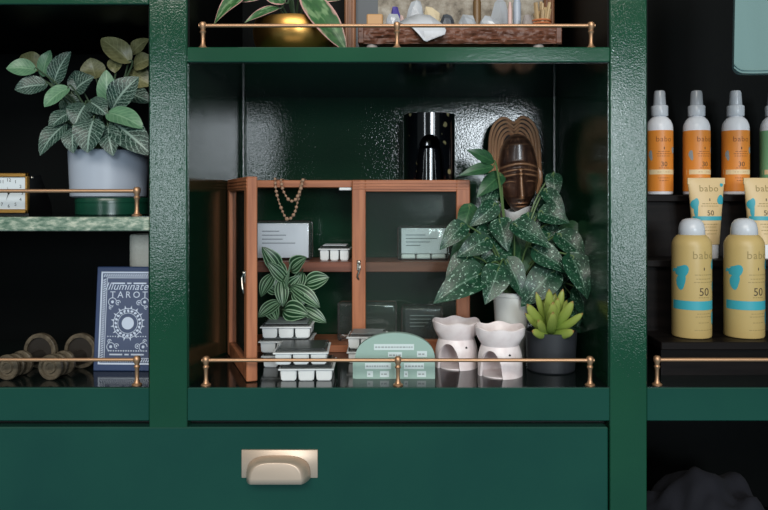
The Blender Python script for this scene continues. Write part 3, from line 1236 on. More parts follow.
# striped plant inside the case's open half, behind the packs
ys = 0.192
sc_ = P(285, 0, ys)
st2 = thing('striped_plant', 'small plant with silver-striped dark leaves behind the rear pack stack', 'plant', (sc_.x, ys, ZB))
pot(st2, sc_.x, ys, ZB, 0.012, 0.0145, 0.05, M['potblack'])
SL = [
    (280, 272, .18, 263, 247, .165, 17, dict(N=(.2, -1, .5))),
    (291, 270, .175, 305, 257, .16, 18, dict(N=(0, -1, .6))),
    (287, 282, .17, 268, 262, .155, 13),
    (285, 300, .165, 290, 262, .15, 3, dict()),
    (274, 274, .17, 260, 296, .155, 14, dict(N=(-.3, -1, .3))),
    (281, 280, .165, 283, 306, .15, 14, dict(N=(.1, -1, .2))),
    (291, 286, .165, 320, 306, .15, 16, dict(N=(.1, -1, .7))),
    (306, 284, .18, 328, 277, .17, 19, dict(N=(.1, -1, .4))),
    (280, 302, .155, 258, 316, .135, 15),
    (284, 310, .150, 307, 314, .130, 22, dict(N=(0, -1, .4))),
    (270, 304, .16, 276, 320, .14, 16),
    (303, 308, .165, 326, 322, .155, 13),
    (294, 292, .16, 304, 304, .15, 13),
    (286, 292, .175, 300, 276, .165, 15),
    (300, 296, .18, 314, 292, .17, 14),
    (278, 292, .175, 264, 283, .165, 13),
    (276, 260, .18, 286, 286, .165, 13),
    (284, 268, .175, 275, 288, .16, 13),
    (302, 272, .185, 296, 292, .17, 13),
]
specs, stems = plant_leaves(SL, 'oval', (sc_.x, ys, ZB + 0.045), stem_lift=0.012)
leaves_obj('foliage', specs, [M['stripe']], st2, st2.location)
stems_obj(st2, stems, M['stem_dark'], 0.0012)

# nerve plant on the left bay's shelf
yv = 0.115
nc = P(110, 0, yv)
kv = S(yv)
nv = thing('nerve_plant', 'bushy plant with white-veined leaves in grey pot on left shelf', 'plant', (nc.x, yv, ZL))
tin_h = P(0, 198, yv - .05).z - ZL
tn = thing('green_tin', 'low dark green round tin under the grey plant pot', 'tin', (P(113, 0, yv).x, yv, ZL + 0.0006))
M['tin'] = mat('dark_green_enamel', srgb(20, 66, 50), 0.25)
bm = new()
lathe(bm, [(0, 0), (0.0475, 0), (0.049, 0.001), (0.049, tin_h * 0.68), (0.0485, tin_h * 0.7), (0, tin_h * 0.7)], (0, 0, 0), 48)
obj('tin_body', bm, M['tin'], tn)
bm = new()
lathe(bm, [(0, tin_h * 0.7), (0.0485, tin_h * 0.7), (0.0495, tin_h * 0.71), (0.0495, tin_h * 0.94), (0.0485, tin_h), (0, tin_h)], (0, 0, 0), 48)
obj('tin_lid', bm, M['tin'], tn)
zp = ZL + 0.0006 + tin_h
nv.location = (P(109, 0, yv).x, yv, zp)
hp = P(0, 149, yv - .05).z - zp
pot(nv, P(109, 0, yv).x, yv, zp, 0.0505, 0.0535, hp, M['potwhite'])
zso = zp + hp - 0.006
NL = [
    # pale or olive leaves seen plain, the others netted
    (36, 70, .10, 6, 67, .085, 20, dict(mi=1, N=(0, -1, .4), wave=.02)),
    (47, 85, .10, 14, 88, .085, 21, dict(N=(0, -1, .3))),
    (43, 76, .12, 49, 50, .115, 15, dict(mi=1)),
    (54, 84, .11, 68, 51, .10, 23, dict(N=(-.2, -1, .1))),
    (40, 70, .15, 20, 54, .15, 22, dict(mi=2)),
    (69, 88, .085, 43, 105, .07, 20, dict(mi=1, N=(0, -1, .5))),
    (72, 112, .08, 48, 127, .06, 20, dict(N=(-.1, -1, .6))),
    (66, 124, .07, 38, 153, .045, 22, dict(N=(-.2, -1, .2))),
    (94, 119, .05, 86, 151, .03, 32, dict(N=(0, -1, .25))),
    (103, 128, .055, 80, 148, .04, 20, dict(N=(-.4, -1, .2))),
    (86, 104, .08, 74, 124, .06, 26),
    (90, 102, .07, 106, 113, .055, 22, dict(N=(0, -1, .7))),
    (108, 106, .10, 106, 70, .09, 19, dict(mi=1, N=(.3, -1, .1))),
    (112, 110, .08, 136, 76, .07, 30, dict(N=(0, -1, .3))),
    (108, 113, .06, 142, 125, .04, 24, dict(mi=1, N=(0, -1, .8))),
    (112, 121, .06, 150, 152, .035, 32, dict(N=(.1, -1, .4))),
    (108, 126, .05, 112, 154, .03, 22),
    (130, 62, .12, 101, 37, .11, 24, dict(mi=2, N=(0, -1, .5))),
    (118, 58, .13, 114, 72, .12, 18, dict(mi=2)),
    (96, 78, .14, 90, 58, .13, 24, dict(mi=2)),
    (132, 54, .13, 148, 38, .125, 16, dict(mi=2)),
    (134, 66, .13, 152, 58, .12, 20, dict(mi=2)),
    (128, 74, .14, 150, 84, .13, 26, dict(mi=2)),
    (74, 92, .12, 92, 76, .11, 24),
    (84, 92, .12, 74, 70, .12, 22),
    (118, 92, .13, 150, 100, .12, 26),
    (80, 120, .10, 66, 138, .08, 24),
    (124, 128, .09, 136, 150, .07, 26),
    (62, 100, .12, 80, 110, .11, 20),
    (74, 128, .06, 72, 152, .045, 20),
    (100, 96, .11, 98, 120, .09, 22),
]
specs, stems = plant_leaves(NL, 'oval', (P(109, 0, yv).x, yv, zso), stem_lift=0.015)
leaves_obj('foliage', specs, [M['net'], M['net_pale'], M['net_olive']], nv, nv.location)
stems_obj(nv, stems, M['stem_dark'], 0.0014)

# pink-edged plant in a gold bowl on the upper board
yg = 0.115
gc = P(297, 0, yg)
hy = thing('pink_edged_plant', 'plant with pink-edged green leaves in a round gold bowl, top shelf', 'plant', (gc.x, yg, ZS))
hb = P(0, 24, yg).z - ZS
bm = new()
lathe(bm, [(0, 0), (0.036, 0), (0.040, 0.002), (0.051, hb * 0.2), (0.059, hb * 0.5), (0.061, hb * 0.75), (0.0595, hb * 0.95), (0.058, hb), (0.0455, hb - 0.002), (0.046, hb - 0.012), (0, hb - 0.012)], (gc.x, yg, ZS), 48)
obj('pot', bm, M['gold'], hy, hy.location, 35, 'round brushed gold bowl')
bm = new()
lathe(bm, [(0, hb - 0.0115), (0.0455, hb - 0.0115), (0.03, hb - 0.006), (0, hb - 0.004)], (gc.x, yg, ZS), 24)
obj('soil', bm, M['soil'], hy, hy.location)
HL = [
    (302, -10, .075, 346, 49, .04, 27, dict(N=(0.2, -1, .1), bend=.05)),
    (248, -8, .09, 212, 21, .06, 17, dict(N=(-.2, -1, .4), kind='lance')),
    (280, 8, .08, 244, 20, .06, 11, dict(N=(0, -1, .5), kind='lance')),
    (262, -2, .10, 226, -2, .09, 16, dict(N=(0, -1, .4), kind='lance')),
    (285, 2, .08, 262, -8, .07, 16, dict(N=(0, -1, .2))),
    (316, -8, .11, 340, -2, .10, 22, dict(N=(0, -1, .4))),
    (290, -10, .12, 300, -40, .11, 22),
    (275, -14, .12, 256, -40, .11, 22),
]
specs, stems = plant_leaves(HL, 'oval', (gc.x, yg, ZS + hb - 0.006), stem_lift=0.02)
leaves_obj('foliage', specs, [M['margin']], hy, hy.location)
stems_obj(hy, stems, M['stem_dark'], 0.0014)

# succulent in a black pot
yu = 0.098
uc = P(551, 0, yu)
su = thing('potted_succulent', 'bright green fat-leaved succulent in matt black pot by the brass rail', 'plant', (uc.x, yu, ZB))
hu = P(0, 334, yu - .03).z - ZB
pot(su, uc.x, yu, ZB, 0.0325, 0.0355, hu, M['potblack'])


def succ_mat():
    m = mat('succulent_green', srgb(140, 172, 70), 0.4, 0, 0.4, 0, 0.0)
    t = NT(m)
    c = t.add('ShaderNodeTexCoord')
    sp2 = t.add('ShaderNodeSeparateXYZ')
    t.ln(c.outputs['UV'], sp2.inputs[0])
    y = sp2.outputs[1]
    t.col(t.ramp(y, [(0.0, srgb(88, 116, 50)), (0.4, srgb(124, 146, 62)), (0.93, srgb(150, 162, 80)), (0.985, srgb(150, 120, 66)), (1.0, srgb(130, 84, 56))]))
    return m


M['succ'] = succ_mat()
bm = new()
uvl = bm.loops.layers.uv.new('UVMap')


def fat_leaf(b, t, w, th=0.55, bulge=0.12):
    b, t = Vector(b), Vector(t)
    d = t - b
    L = d.length
    d.normalize()
    s = d.cross(Vector((0, -1, 0.2))).normalized()
    n = s.cross(d)
    up = Vector((0, 0, 1))
    nl, sg = 12, 10
    rr = []
    for i in range(nl + 1):
        q = i / nl
        r = w / 2 * (0.45 + 0.62 * math.sin(PI * min(1, q * 0.92 + 0.04)) ** 0.8) * (1 if q < 0.8 else max(0.05, (1 - ((q - 0.8) / 0.2) ** 2)) ** 0.6)
        c = b + d * (L * q) - up * (bulge * L * 4 * q * (1 - q) * 0.5)
        rr.append([bm.verts.new(c + s * math.cos(2 * PI * k / sg) * r + n * math.sin(2 * PI * k / sg) * r * th) for k in range(sg)])
    for i in range(nl):
        for k in range(sg):
            f = bm.faces.new((rr[i][k], rr[i][(k + 1) % sg], rr[i + 1][(k + 1) % sg], rr[i + 1][k]))
            for lp, ii in zip(f.loops, (i, i, i + 1, i + 1)):
                lp[uvl].uv = (0.5, ii / nl)
    f = bm.faces.new(rr[-1])
    for lp in f.loops:
        lp[uvl].uv = (0.5, 1)


kx = [
    (549, 316, .085, 549, 289, .070, 13), (546, 318, .09, 536, 292, .085, 9), (553, 318, .09, 563, 289, .085, 11), (556, 322, .08, 573, 301, .065, 13),
    (543, 324, .078, 527, 304, .062, 14), (541, 328, .075, 525, 313, .062, 8), (556, 327, .075, 583, 313, .060, 10), (551, 326, .075, 553, 302, .050, 15),
    (548, 331, .07, 532, 331, .048, 12), (554, 333, .065, 574, 331, .050, 12), (550, 333, .062, 553, 312, .040, 13), (543, 332, .072, 538, 320, .045, 12),
    (550, 318, .10, 555, 292, .11, 11), (546, 320, .10, 541, 296, .125, 11), (556, 322, .10, 567, 300, .125, 11), (554, 316, .085, 558, 298, .07, 11),
]
cbase = Vector((uc.x, yu, P(0, 333, yu).z - 0.002))
for bx, by, bY, tx, ty, tY, wp in kx:
    b = cbase.lerp(P(bx, by, bY), 0.5)
    fat_leaf(b, P(tx, ty, tY), wp * 0.74 * S(bY))
bmesh.ops.translate(bm, verts=bm.verts, vec=-su.location)
obj('foliage', bm, M['succ'], su, None, 60)


# ------------------------------------------------------------------ two oil burners
def burner(label, loc, rotz):
    t = thing('oil_burner', label, 'oil burner', loc, rotz, 'white oil burners')
    R, H = 0.0300, 0.0650
    hb_ = 0.041
    NS, NZ = 72, 22

    def rad(z):
        q = z / hb_
        return R * (1.0 - 0.02 * q) if q < 0.55 else R * (0.989 - 0.16 * ((q - 0.55) / 0.45) ** 1.6)

    def lo(a):   # arched opening, facing local -y
        h = 0.60
        if abs(a) >= h:
            return 0
        return 0.0350 * math.sqrt(1 - (abs(a) / h) ** 2.2) + 0.001
    bm = new()
    O, I = [], []
    for k in range(NS):
        a = 2 * PI * k / NS
        aa = (a + PI) % (2 * PI) - PI
        z0 = lo(aa)
        co, ci = [], []
        for j in range(NZ + 1):
            z = z0 + (hb_ - z0) * j / NZ
            dx, dy = math.sin(a), -math.cos(a)
            r = rad(z)
            co.append(bm.verts.new((dx * r, dy * r, z)))
            ci.append(bm.verts.new((dx * (r - 0.0035), dy * (r - 0.0035), z)))
        O.append(co)
        I.append(ci)
    for k in range(NS):
        k2 = (k + 1) % NS
        for j in range(NZ):
            bm.faces.new((O[k][j], O[k2][j], O[k2][j + 1], O[k][j + 1]))
            bm.faces.new((I[k2][j], I[k][j], I[k][j + 1], I[k2][j + 1]))
        bm.faces.new((O[k][0], I[k][0], I[k2][0], O[k2][0]))
        bm.faces.new((O[k][NZ], O[k2][NZ], I[k2][NZ], I[k][NZ]))
    obj('body', bm, M['ceramic'], t, None, 45)
    bm = new()
    lathe(bm, [(0, 0), (R - 0.0042, 0), (R - 0.0042, 0.0018), (0, 0.0018)], (0, 0, 0), 40)
    obj('floor_disc', bm, M['ceramic'], t)
    bm = new()
    wob = lambda i, a, r, z: (r * (1 + (0.025 * math.cos(6 * a) if i in (3, 4, 5) else 0)), z + (0.0014 * math.cos(6 * a) if i in (4, 5) else 0))
    lathe(bm, [(0, hb_ - 0.001), (0.0245, hb_ - 0.001), (0.0275, hb_ + 0.004), (0.0330, hb_ + 0.0135), (0.0345, H - 0.001), (0.0330, H), (0.0315, H - 0.003), (0.026, hb_ + 0.006), (0, hb_ + 0.004)], (0, 0, 0), 72, wob=wob)
    obj('bowl', bm, M['ceramic'], t, None, 50)
    bm = new()
    for az in (0.95,):    # vent hole
        d = Vector((math.sin(az), -math.cos(az), 0))
        Mx = Matrix.Translation(d * (rad(0.031) - 0.0004) + Vector((0, 0, 0.031))) @ d.to_track_quat('Z', 'Y').to_matrix().to_4x4()
        lathe(bm, [(0, 0.0006), (0.0016, 0.0006), (0.0018, 0.0)], (0, 0, 0), 12, Mx)
    obj('vent_hole', bm, M['seam'], t)
    return t


b1 = burner('white ceramic oil burner set back beside the mint card', (P(456.5, 0, .115).x, 0.117, ZB), -0.52)
dup(b1, (P(500, 0, .07).x, 0.070, ZB), -0.62, 'front white ceramic oil burner next to the black succulent pot')

# ------------------------------------------------------------------ mint arched card
yq = 0.045
kq = S(yq)
qc = P(395, 0, yq)
sg = thing('arched_card', 'mint green half-round printed display card behind the middle rail post', 'display card', (qc.x, yq, ZB))
M['mint'] = mat('mint_card', srgb(150, 178, 168), 0.6)
M['mint_dark'] = mat('mint_card_side', srgb(126, 164, 152), 0.6)
M['label'] = mat('pale_label', srgb(206, 220, 220), 0.65)
W2 = 40 * kq
Hq = 46 * kq
base_h = 19 * kq
out = [(-W2, 0), (W2, 0), (W2, base_h)]
for i in range(1, 32):
    a = PI * i / 32
    out.append((W2 * math.cos(a), base_h + (Hq - base_h) * math.sin(a) ** 0.85))
out.append((-W2, base_h))
bm = new()
prism(bm, out, 0, 0.010)
box(bm, -W2 - 0.003, -W2 + 0.001, 0.002, 0.010, 0, base_h * 0.9)
obj('card', bm, M['mint'], sg, None, 30)
bm = new()
bm2 = new()
fy0 = lambda x, z: 0.0
cxp = lambda px: (px - 395) * kq
czp = lambda py: (378 - py) * kq
rnd = random.Random(11)
for x0, x1, y0, y1 in ((374, 414, 343, 349), (388, 402, 351, 356), (417, 427, 350, 356), (365, 391, 362, 368), (404, 424, 362, 368), (367, 373, 370, 376), (380, 389, 370, 376), (404, 408, 370, 376), (417, 426, 370, 376)):
    patch(bm, (cxp(x0), cxp(x1), czp(y1), czp(y0)), fy0, 0.0003)
    x = x0 + 1.2
    while x < x1 - 2:
        wl = rnd.uniform(1.2, 3.0)
        patch(bm2, (cxp(x), cxp(min(x + wl, x1 - 1)), czp(y0 + 3.8), czp(y0 + 2.4)), fy0, 0.0005, 1)
        x += wl + 0.9
lb = obj('printed_label', bm, M['label'], sg)
obj('print_lines', bm2, M['ink_pale'], lb)

# ------------------------------------------------------------------ left bay: clock, tarot box, spools, candle
yl = 0.05
kl = S(yl)
cl = thing('desk_clock', 'square gold-framed desk clock with white dial on left shelf', 'clock', (P(10, 0, yl).x, yl, ZL + 0.0006))
M['blackbox'] = mat('black_lacquer', srgb(20, 20, 21), 0.3)
M['dial'] = mat('white_dial', srgb(206, 214, 218), 0.5)
zt_, zb_ = P(0, 173, yl).z - ZL - 0.0006, 0.004
hwq = 20 * kl
bm = new()
prof = [(-0.001, 0.0), (0.062, 0.0), (0.062, 0.012), (0.030, zt_ - 0.002), (-0.001, zt_ - 0.002)]   # side outline (y, z)
a = [bm.verts.new((-hwq + 0.001, y, z)) for y, z in prof]
b = [bm.verts.new((hwq - 0.001, y, z)) for y, z in prof]
bm.faces.new(a)
bm.faces.new(b[::-1])
for i in range(len(prof)):
    j = (i + 1) % len(prof)
    bm.faces.new((a[i], b[i], b[j], a[j]))
obj('case_body', bm, M['blackbox'], cl)
bm = new()
zc0 = 0.003
box(bm, -hwq, hwq, -0.006, 0, zt_ - 0.0055, zt_, 0.001)
box(bm, -hwq, hwq, -0.006, 0, zc0, zc0 + 0.0055, 0.001)
box(bm, -hwq, -hwq + 0.004, -0.006, 0, zc0, zt_, 0.001)
box(bm, hwq - 0.004, hwq, -0.006, 0, zc0, zt_, 0.001)
obj('gold_frame', bm, M['gold'], cl)
bm = new()
box(bm, -hwq + 0.003, hwq - 0.003, -0.003, -0.001, zc0 + 0.004, zt_ - 0.004)
dial = obj('dial', bm, M['dial'], cl)
bm = new()
zmid = (zc0 + zt_) / 2
fyd = lambda x, z: -0.003
for k, s_ in enumerate(('12', '1', '2', '3', '4', '5', '6', '7', '8', '9', '10', '11')):
    aq = PI / 2 - k * PI / 6
    text_bm(bm, s_, 0.0062, (hwq - 0.0085) * math.cos(aq), zmid + (zmid - zc0 - 0.0095) * math.sin(aq), fyd)
for aq, ln, wd in ((1.75, 0.009, 0.0007), (-1.9, 0.011, 0.0005)):
    dx, dz = math.cos(aq), math.sin(aq)
    patch(bm, [(-dz * wd, zmid + dx * wd), (dx * ln, zmid + dz * ln), (dz * wd, zmid - dx * wd), (-dx * 0.002, zmid - dz * 0.002)], fyd, 0.0006)
patch(bm, blob(0, zmid, 0.0013, 1, am=0), fyd, 0.0007)
obj('clock_marks', bm, M['seam'], dial)
bm = new()
bmesh.ops.create_uvsphere(bm, u_segments=12, v_segments=8, radius=0.0024, matrix=Matrix.Translation((hwq + 0.0005, 0.004, zt_ - 0.006)))
obj('side_knob', bm, M['silver'], cl)

# tarot box
yt = 0.085
tb = thing('tarot_box', 'navy box with silver ornament and lettering, left lower bay', 'card box', (P(126, 0, yt).x, yt, ZB + 0.0006), -0.03)
M['navy'] = mat('navy_board', srgb(44, 62, 98), 0.45)
M['navy_ink'] = mat('navy_panel', srgb(66, 78, 106), 0.45)
M['foil'] = mat('silver_print', srgb(196, 206, 222), 0.4, 0.2)
TW, TH, TD = 0.092, 0.1425, 0.040
lean = Matrix.Rotation(math.radians(-5.5), 4, 'X')
bm = new()
box(bm, -TW / 2, TW / 2, 0, TD, 0, TH, 0.0012, M=lean)
body = obj('box_body', bm, M['navy'], tb)
bm = new()
f0 = lambda x, z: 0.0


def ring(bm, cx, cz, r0, r1, n=40, a0=0, a1=2 * PI, dep=0.0003):
    for k in range(n):
        a, b = a0 + (a1 - a0) * k / n, a0 + (a1 - a0) * (k + 1) / n
        vs = [bm.verts.new((cx + r * math.cos(t_), -dep, cz + r * math.sin(t_))) for r, t_ in ((r0, a), (r1, a), (r1, b), (r0, b))]
        bm.faces.new(vs)


def rect_frame(x, z0, z1, t_):
    for r in ((-x, x, z0, z0 + t_), (-x, x, z1 - t_, z1), (-x, -x + t_, z0 + t_, z1 - t_), (x - t_, x, z0 + t_, z1 - t_)):
        patch(bm, r, f0, 0.0003, 1)


bm_p = new()
patch(bm_p, (-TW / 2 + 0.006, TW / 2 - 0.006, 0.009, TH - 0.007), f0, 0.00015, 1)
bmesh.ops.transform(bm_p, matrix=lean, verts=bm_p.verts)
obj('cover_panel', bm_p, M['navy_ink'], body)
rect_frame(TW / 2 - 0.0065, 0.009, TH - 0.007, 0.0022)
rect_frame(TW / 2 - 0.0145, 0.017, TH - 0.015, 0.0009)
# rope border
def hatch(x0, x1, z0, z1, horiz):
    step, t_ = 0.0031, 0.0016
    n = int(((x1 - x0) if horiz else (z1 - z0)) / step)
    for k in range(n):
        if horiz:
            x = x0 + k * step
            patch(bm, [(x, z0), (x + t_, z0), (x + t_ + 0.002, z1), (x + 0.002, z1)], f0, 0.0003)
        else:
            z = z0 + k * step
            patch(bm, [(x0, z), (x1, z + 0.002), (x1, z + 0.002 + t_), (x0, z + t_)], f0, 0.0003)
xo = TW / 2 - 0.0095
hatch(-xo, xo, 0.0122, 0.0162, True)
hatch(-xo, xo, TH - 0.0142, TH - 0.0102, True)
hatch(-xo, -xo + 0.004, 0.017, TH - 0.015, False)
hatch(xo - 0.004, xo, 0.017, TH - 0.015, False)
zt2 = TH - 0.034
text_bm(bm, 'Illuminated', 0.0145, 0.0, TH - 0.0275, f0, 0.35, 1.05, 0.0003)
text_bm(bm, 'TAROT', 0.0125, 0.0, TH - 0.0390, f0, 0.0, 1.45, 0.0003)
cz_ = 0.065
ring(bm, 0, cz_, 0.0195, 0.0205)
ring(bm, 0, cz_, 0.0135, 0.0142)
patch(bm, blob(0, cz_, 0.0085, 2, 30, am=0), f0, 0.0003)
for k in range(20):
    aq = 2 * PI * k / 20
    c = (0.0168 * math.cos(aq), cz_ + 0.0168 * math.sin(aq))
    patch(bm, blob(c[0], c[1], 0.0019, k, 8, am=0.2), f0, 0.0003)
for k in range(16):
    aq = 2 * PI * (k + .5) / 16
    q = lambda r, da: (r * math.cos(aq + da), cz_ + r * math.sin(aq + da))
    patch(bm, [q(0.0205, -0.06), q(0.0245, 0), q(0.0205, 0.06)], f0, 0.0003)
for sx in (-1, 1):
    for zc, fl in ((0.033, 1), (0.094, -1)):
        for r, ox, oz in ((0.006, 0.0, 0.0), (0.0035, -0.008, 0.001), (0.0028, 0.002, 0.0075)):
            ring(bm, sx * (0.0225 + ox), zc + fl * oz, r - 0.0009, r, 20, 0, 1.6 * PI)
            patch(bm, blob(sx * (0.0225 + ox), zc + fl * oz, r * 0.35, 3, 8, am=0), f0, 0.0003)
for x0, x1 in ((-0.024, -0.006), (-0.003, 0.003), (0.006, 0.024)):
    patch(bm, (x0, x1, 0.1185, 0.1205), f0, 0.0003, 1)
    patch(bm, (x0, x1, 0.0215, 0.0235), f0, 0.0003, 1)
for i in range(16):
    x = -0.027 + i * 0.0035
    patch(bm, blob(x, 0.047, 0.0009, i, 6, am=0), f0, 0.0003)
    patch(bm, blob(x + 0.0015, 0.0275, 0.0011, i, 6, am=0), f0, 0.0003)
bmesh.ops.transform(bm, matrix=lean, verts=bm.verts)
obj('cover_print', bm, M['foil'], body, None, 35, 'silver ornament, disc and lettering')

# turned wooden spools lying on the board
M['oldwood'] = wood('old_turned_wood', srgb(104, 94, 78), srgb(58, 50, 40), 'Y', 1.0, 0.4)
M['oldwood_dark'] = mat('dark_turned_wood', srgb(40, 35, 30), 0.45)


def spool(label, loc, rotz):
    t = thing('turned_spool', label, 'spool', loc, rotz, 'turned wooden spools')
    Mx = Matrix.Rotation(-PI / 2, 4, 'X')
    R = 0.0165
    c = (0, 0, R)

    def disc(y0, y1, r, face=False, zc=R, nm='disc'):
        bm = new()
        if face:    # turned grooves on the end that shows
            pr = [(0, y0 + 0.002), (r * .30, y0 + 0.002), (r * .36, y0 + 0.0005), (r * .44, y0 + 0.0005), (r * .50, y0 + 0.003), (r * .68, y0 + 0.003), (r * .74, y0), (r - 0.001, y0), (r, y0 + 0.0012)]
        else:
            pr = [(0, y0), (r - 0.0012, y0), (r, y0 + 0.0012)]
        pr += [(r, y1 - 0.0012), (r - 0.0012, y1), (0, y1)]
        lathe(bm, pr, (0, 0, zc), 44, Mx)
        obj(nm, bm, M['oldwood'], t)
    disc(0.0, 0.0065, R, True, nm='end_disc')
    disc(0.014, 0.0195, 0.0150)
    disc(0.028, 0.0345, 0.0160)
    bm = new()
    lathe(bm, [(0, 0.003), (0.0085, 0.003), (0.0080, 0.04), (0.0095, 0.075), (0, 0.075)], c, 24, Mx)
    obj('shaft', bm, M['oldwood_dark'], t)
    bm = new()
    Rw, zw = 0.0243, 0.0165 + 0.0078
    lathe(bm, [(Rw - 0.0055, 0.066), (Rw - 0.001, 0.066), (Rw, 0.067), (Rw, 0.073), (Rw - 0.001, 0.074), (Rw - 0.0055, 0.074), (Rw - 0.0055, 0.066)], (0, 0, zw), 56, Mx)
    obj('wheel_rim', bm, M['oldwood'], t)
    bm = new()
    lathe(bm, [(0, 0.069), (Rw - 0.0053, 0.069), (Rw - 0.0053, 0.0725), (0, 0.0725)], (0, 0, zw), 40, Mx)
    obj('wheel_disc', bm, M['oldwood_dark'], t)
    return t


zf = ZB + 0.0006
sA = spool('turned wooden spool with wheel end lying beside the tarot box', (P(53, 0, .045).x, 0.035, zf), -0.16)
dup(sA, (P(10, 0, .045).x, 0.035, zf), -0.16, 'turned wooden spool lying at the frame edge, farther from the tarot box')

# cream candle behind the tarot box
cn = thing('pillar_candle', 'cream rough-sided pillar standing behind the tarot box', 'candle', (P(149, 0, .172).x, .172, zf))
M['cream'] = mat('cream_wax', srgb(246, 242, 226), 0.6)
t = NT(M['cream'])
t.bump(t.noise(t.coord(), 220, 3), 0.5, 0.002)
hc_ = ZL0 - zf - 0.012
bm = new()
lathe(bm, [(0, 0), (0.0255, 0), (0.027, 0.002), (0.027, hc_ - 0.003), (0.025, hc_), (0.02, hc_ - 0.002), (0, hc_ - 0.004)], (0, 0, 0), 40)
obj('candle_body', bm, M['cream'], cn)
bm = new()
tube(bm, [(0, 0, hc_ - 0.005), (0.0004, 0, hc_ + 0.006)], 0.0008, 6)
obj('wick', bm, M['seam'], cn)

# ------------------------------------------------------------------ top shelf, right of the plant
yfr = 0.225
M['oak'] = wood('brown_frame_wood', srgb(150, 100, 66), srgb(104, 66, 44), 'Z')
fr = thing('framed_board', 'wooden framed board with mottled beige panel standing behind the tray', 'framed board', (P(449, 0, yfr).x, yfr, ZS))
fx0, fx1 = P(345, 0, yfr).x, P(553, 0, yfr).x
for a, b in ((fx0, P(356, 0, yfr).x), (P(543, 0, yfr).x, fx1)):
    bm = new()
    box(bm, a, b, yfr - 0.012, yfr + 0.01, ZS, ZTOP - 0.05, 0.002)
    box(bm, a + 0.005, b - 0.005, yfr - 0.0145, yfr - 0.0115, ZS, ZTOP - 0.05, 0.001)
    obj('frame_stile', bm, M['oak'], fr, fr.location)
for a, b in ((ZS, ZS + 0.016), (ZTOP - 0.05, ZTOP - 0.032)):
    bm = new()
    box(bm, fx0, fx1, yfr - 0.010, yfr + 0.008, a, b, 0.002)
    obj('frame_rail', bm, M['oak'], fr, fr.location)


def beige():
    m = mat('mottled_beige', srgb(150, 140, 126), 0.8)
    t = NT(m)
    n = t.noise(t.coord(), 45, 5, 0.65)
    t.col(t.ramp(n, [(0.3, srgb(84, 76, 66)), (0.5, srgb(150, 140, 126)), (0.7, srgb(186, 180, 168))]))
    return m


M['beige'] = beige()
bm = new()
box(bm, P(378, 0, yfr).x, P(543, 0, yfr).x, yfr, yfr + 0.004, ZS + 0.014, ZTOP - 0.048)
obj('panel', bm, M['beige'], fr, fr.location)
M['grey'] = mat('slate_grey', srgb(92, 96, 100), 0.6)
bm = new()
box(bm, P(356, 0, yfr).x, P(378, 0, yfr).x, yfr + 0.001, yfr + 0.004, ZS + 0.014, ZTOP - 0.048)
obj('grey_mat', bm, M['grey'], fr, fr.location)

yy = 0.07
tray = thing('wooden_tray', 'carved dark wooden tray on small feet, top shelf', 'tray', (P(460, 0, yy).x, 0.135, ZS))
M['bark'] = wood('carved_dark_tray', srgb(124, 78, 58), srgb(58, 34, 28), 'X', 0.6)
t = NT(M['bark'])
tx0, tx1 = P(358, 0, yy).x, P(562, 0, yy).x
tz0, tz1 = P(0, 43, yy).z, P(0, 27, yy).z
bm = new()
box(bm, tx0, tx1, yy + 0.006, 0.2, tz0 + 0.004, tz0 + 0.012)
g = []
NXT, NZT = 140, 12
for i in range(NXT + 1):     # carved front edge
    x = tx0 + (tx1 - tx0) * i / NXT
    col_ = []
    for j in range(NZT + 1):
        z = tz0 + (tz1 - tz0) * j / NZT
        q = noise.noise(Vector((x * 55, z * 320, 1.7))) + 0.6 * noise.noise(Vector((x * 160, z * 420, 4.1)))
        edge = 1 - (2 * j / NZT - 1) ** 6
        col_.append(bm.verts.new((x, yy + 0.003 - 0.0034 * q * edge - 0.002 * edge, z + (0.0008 * math.sin(i * 0.35) if j == 0 else 0))))
    g.append(col_)
for i in range(NXT):
    for j in range(NZT):
        bm.faces.new((g[i][j], g[i + 1][j], g[i + 1][j + 1], g[i][j + 1]))
box(bm, tx0, tx1, yy + 0.003, yy + 0.009, tz0, tz1)
box(bm, tx0, tx1, 0.192, 0.2, tz0, tz1, 0.001)
box(bm, tx0, tx0 + 0.008, yy, 0.2, tz0, tz1, 0.001)
box(bm, tx1 - 0.008, tx1, yy, 0.2, tz0, tz1, 0.001)
obj('tray_body', bm, M['bark'], tray, tray.location)
M['foot'] = mat('pale_stone_foot', srgb(150, 140, 136), 0.5)
for fxp in (372, 538):
    for yq_ in (yy + 0.012, 0.185):
        bm = new()
        lathe(bm, [(0, 0), (0.007, 0), (0.009, 0.006), (0.009, 0.014), (0.006, tz0 + 0.003 - ZS), (0, tz0 + 0.003 - ZS)], (P(fxp, 0, yy + .012).x, yq_, ZS), 16)
        obj('foot', bm, M['foot'], tray, tray.location)
zt3 = tz0 + 0.0122


def rock(name, label, cat, px0, px1, py0, py1, y, m, seed, group=None, el=0.7, facet=True, depth=None):
    """a faceted stone standing on the tray that shows between those limits"""
    a, b = P(px0, py1, y), P(px1, py0, y)
    zlo = zt3
    w_, h_ = b.x - a.x, b.z - zlo
    d_ = depth or w_ * el
    bm = new()
    bmesh.ops.create_icosphere(bm, subdivisions=2 if facet else 3, radius=1.0)
    rnd = random.Random(seed)
    for v in bm.verts:
        k = 1 + rnd.uniform(-.22, .16)
        v.co = Vector((v.co.x * k * w_ / 2, v.co.y * k * d_ / 2, max(-h_ / 2, min(h_ / 2, v.co.z * k * h_ / 1.8))))
    bmesh.ops.translate(bm, verts=bm.verts, vec=(0, 0, h_ / 2))
    o = obj(name, bm, m, None, None, 8 if facet else 50)
    o.location = ((a.x + b.x) / 2, y, zlo)
    return tag(o, label, cat, group)


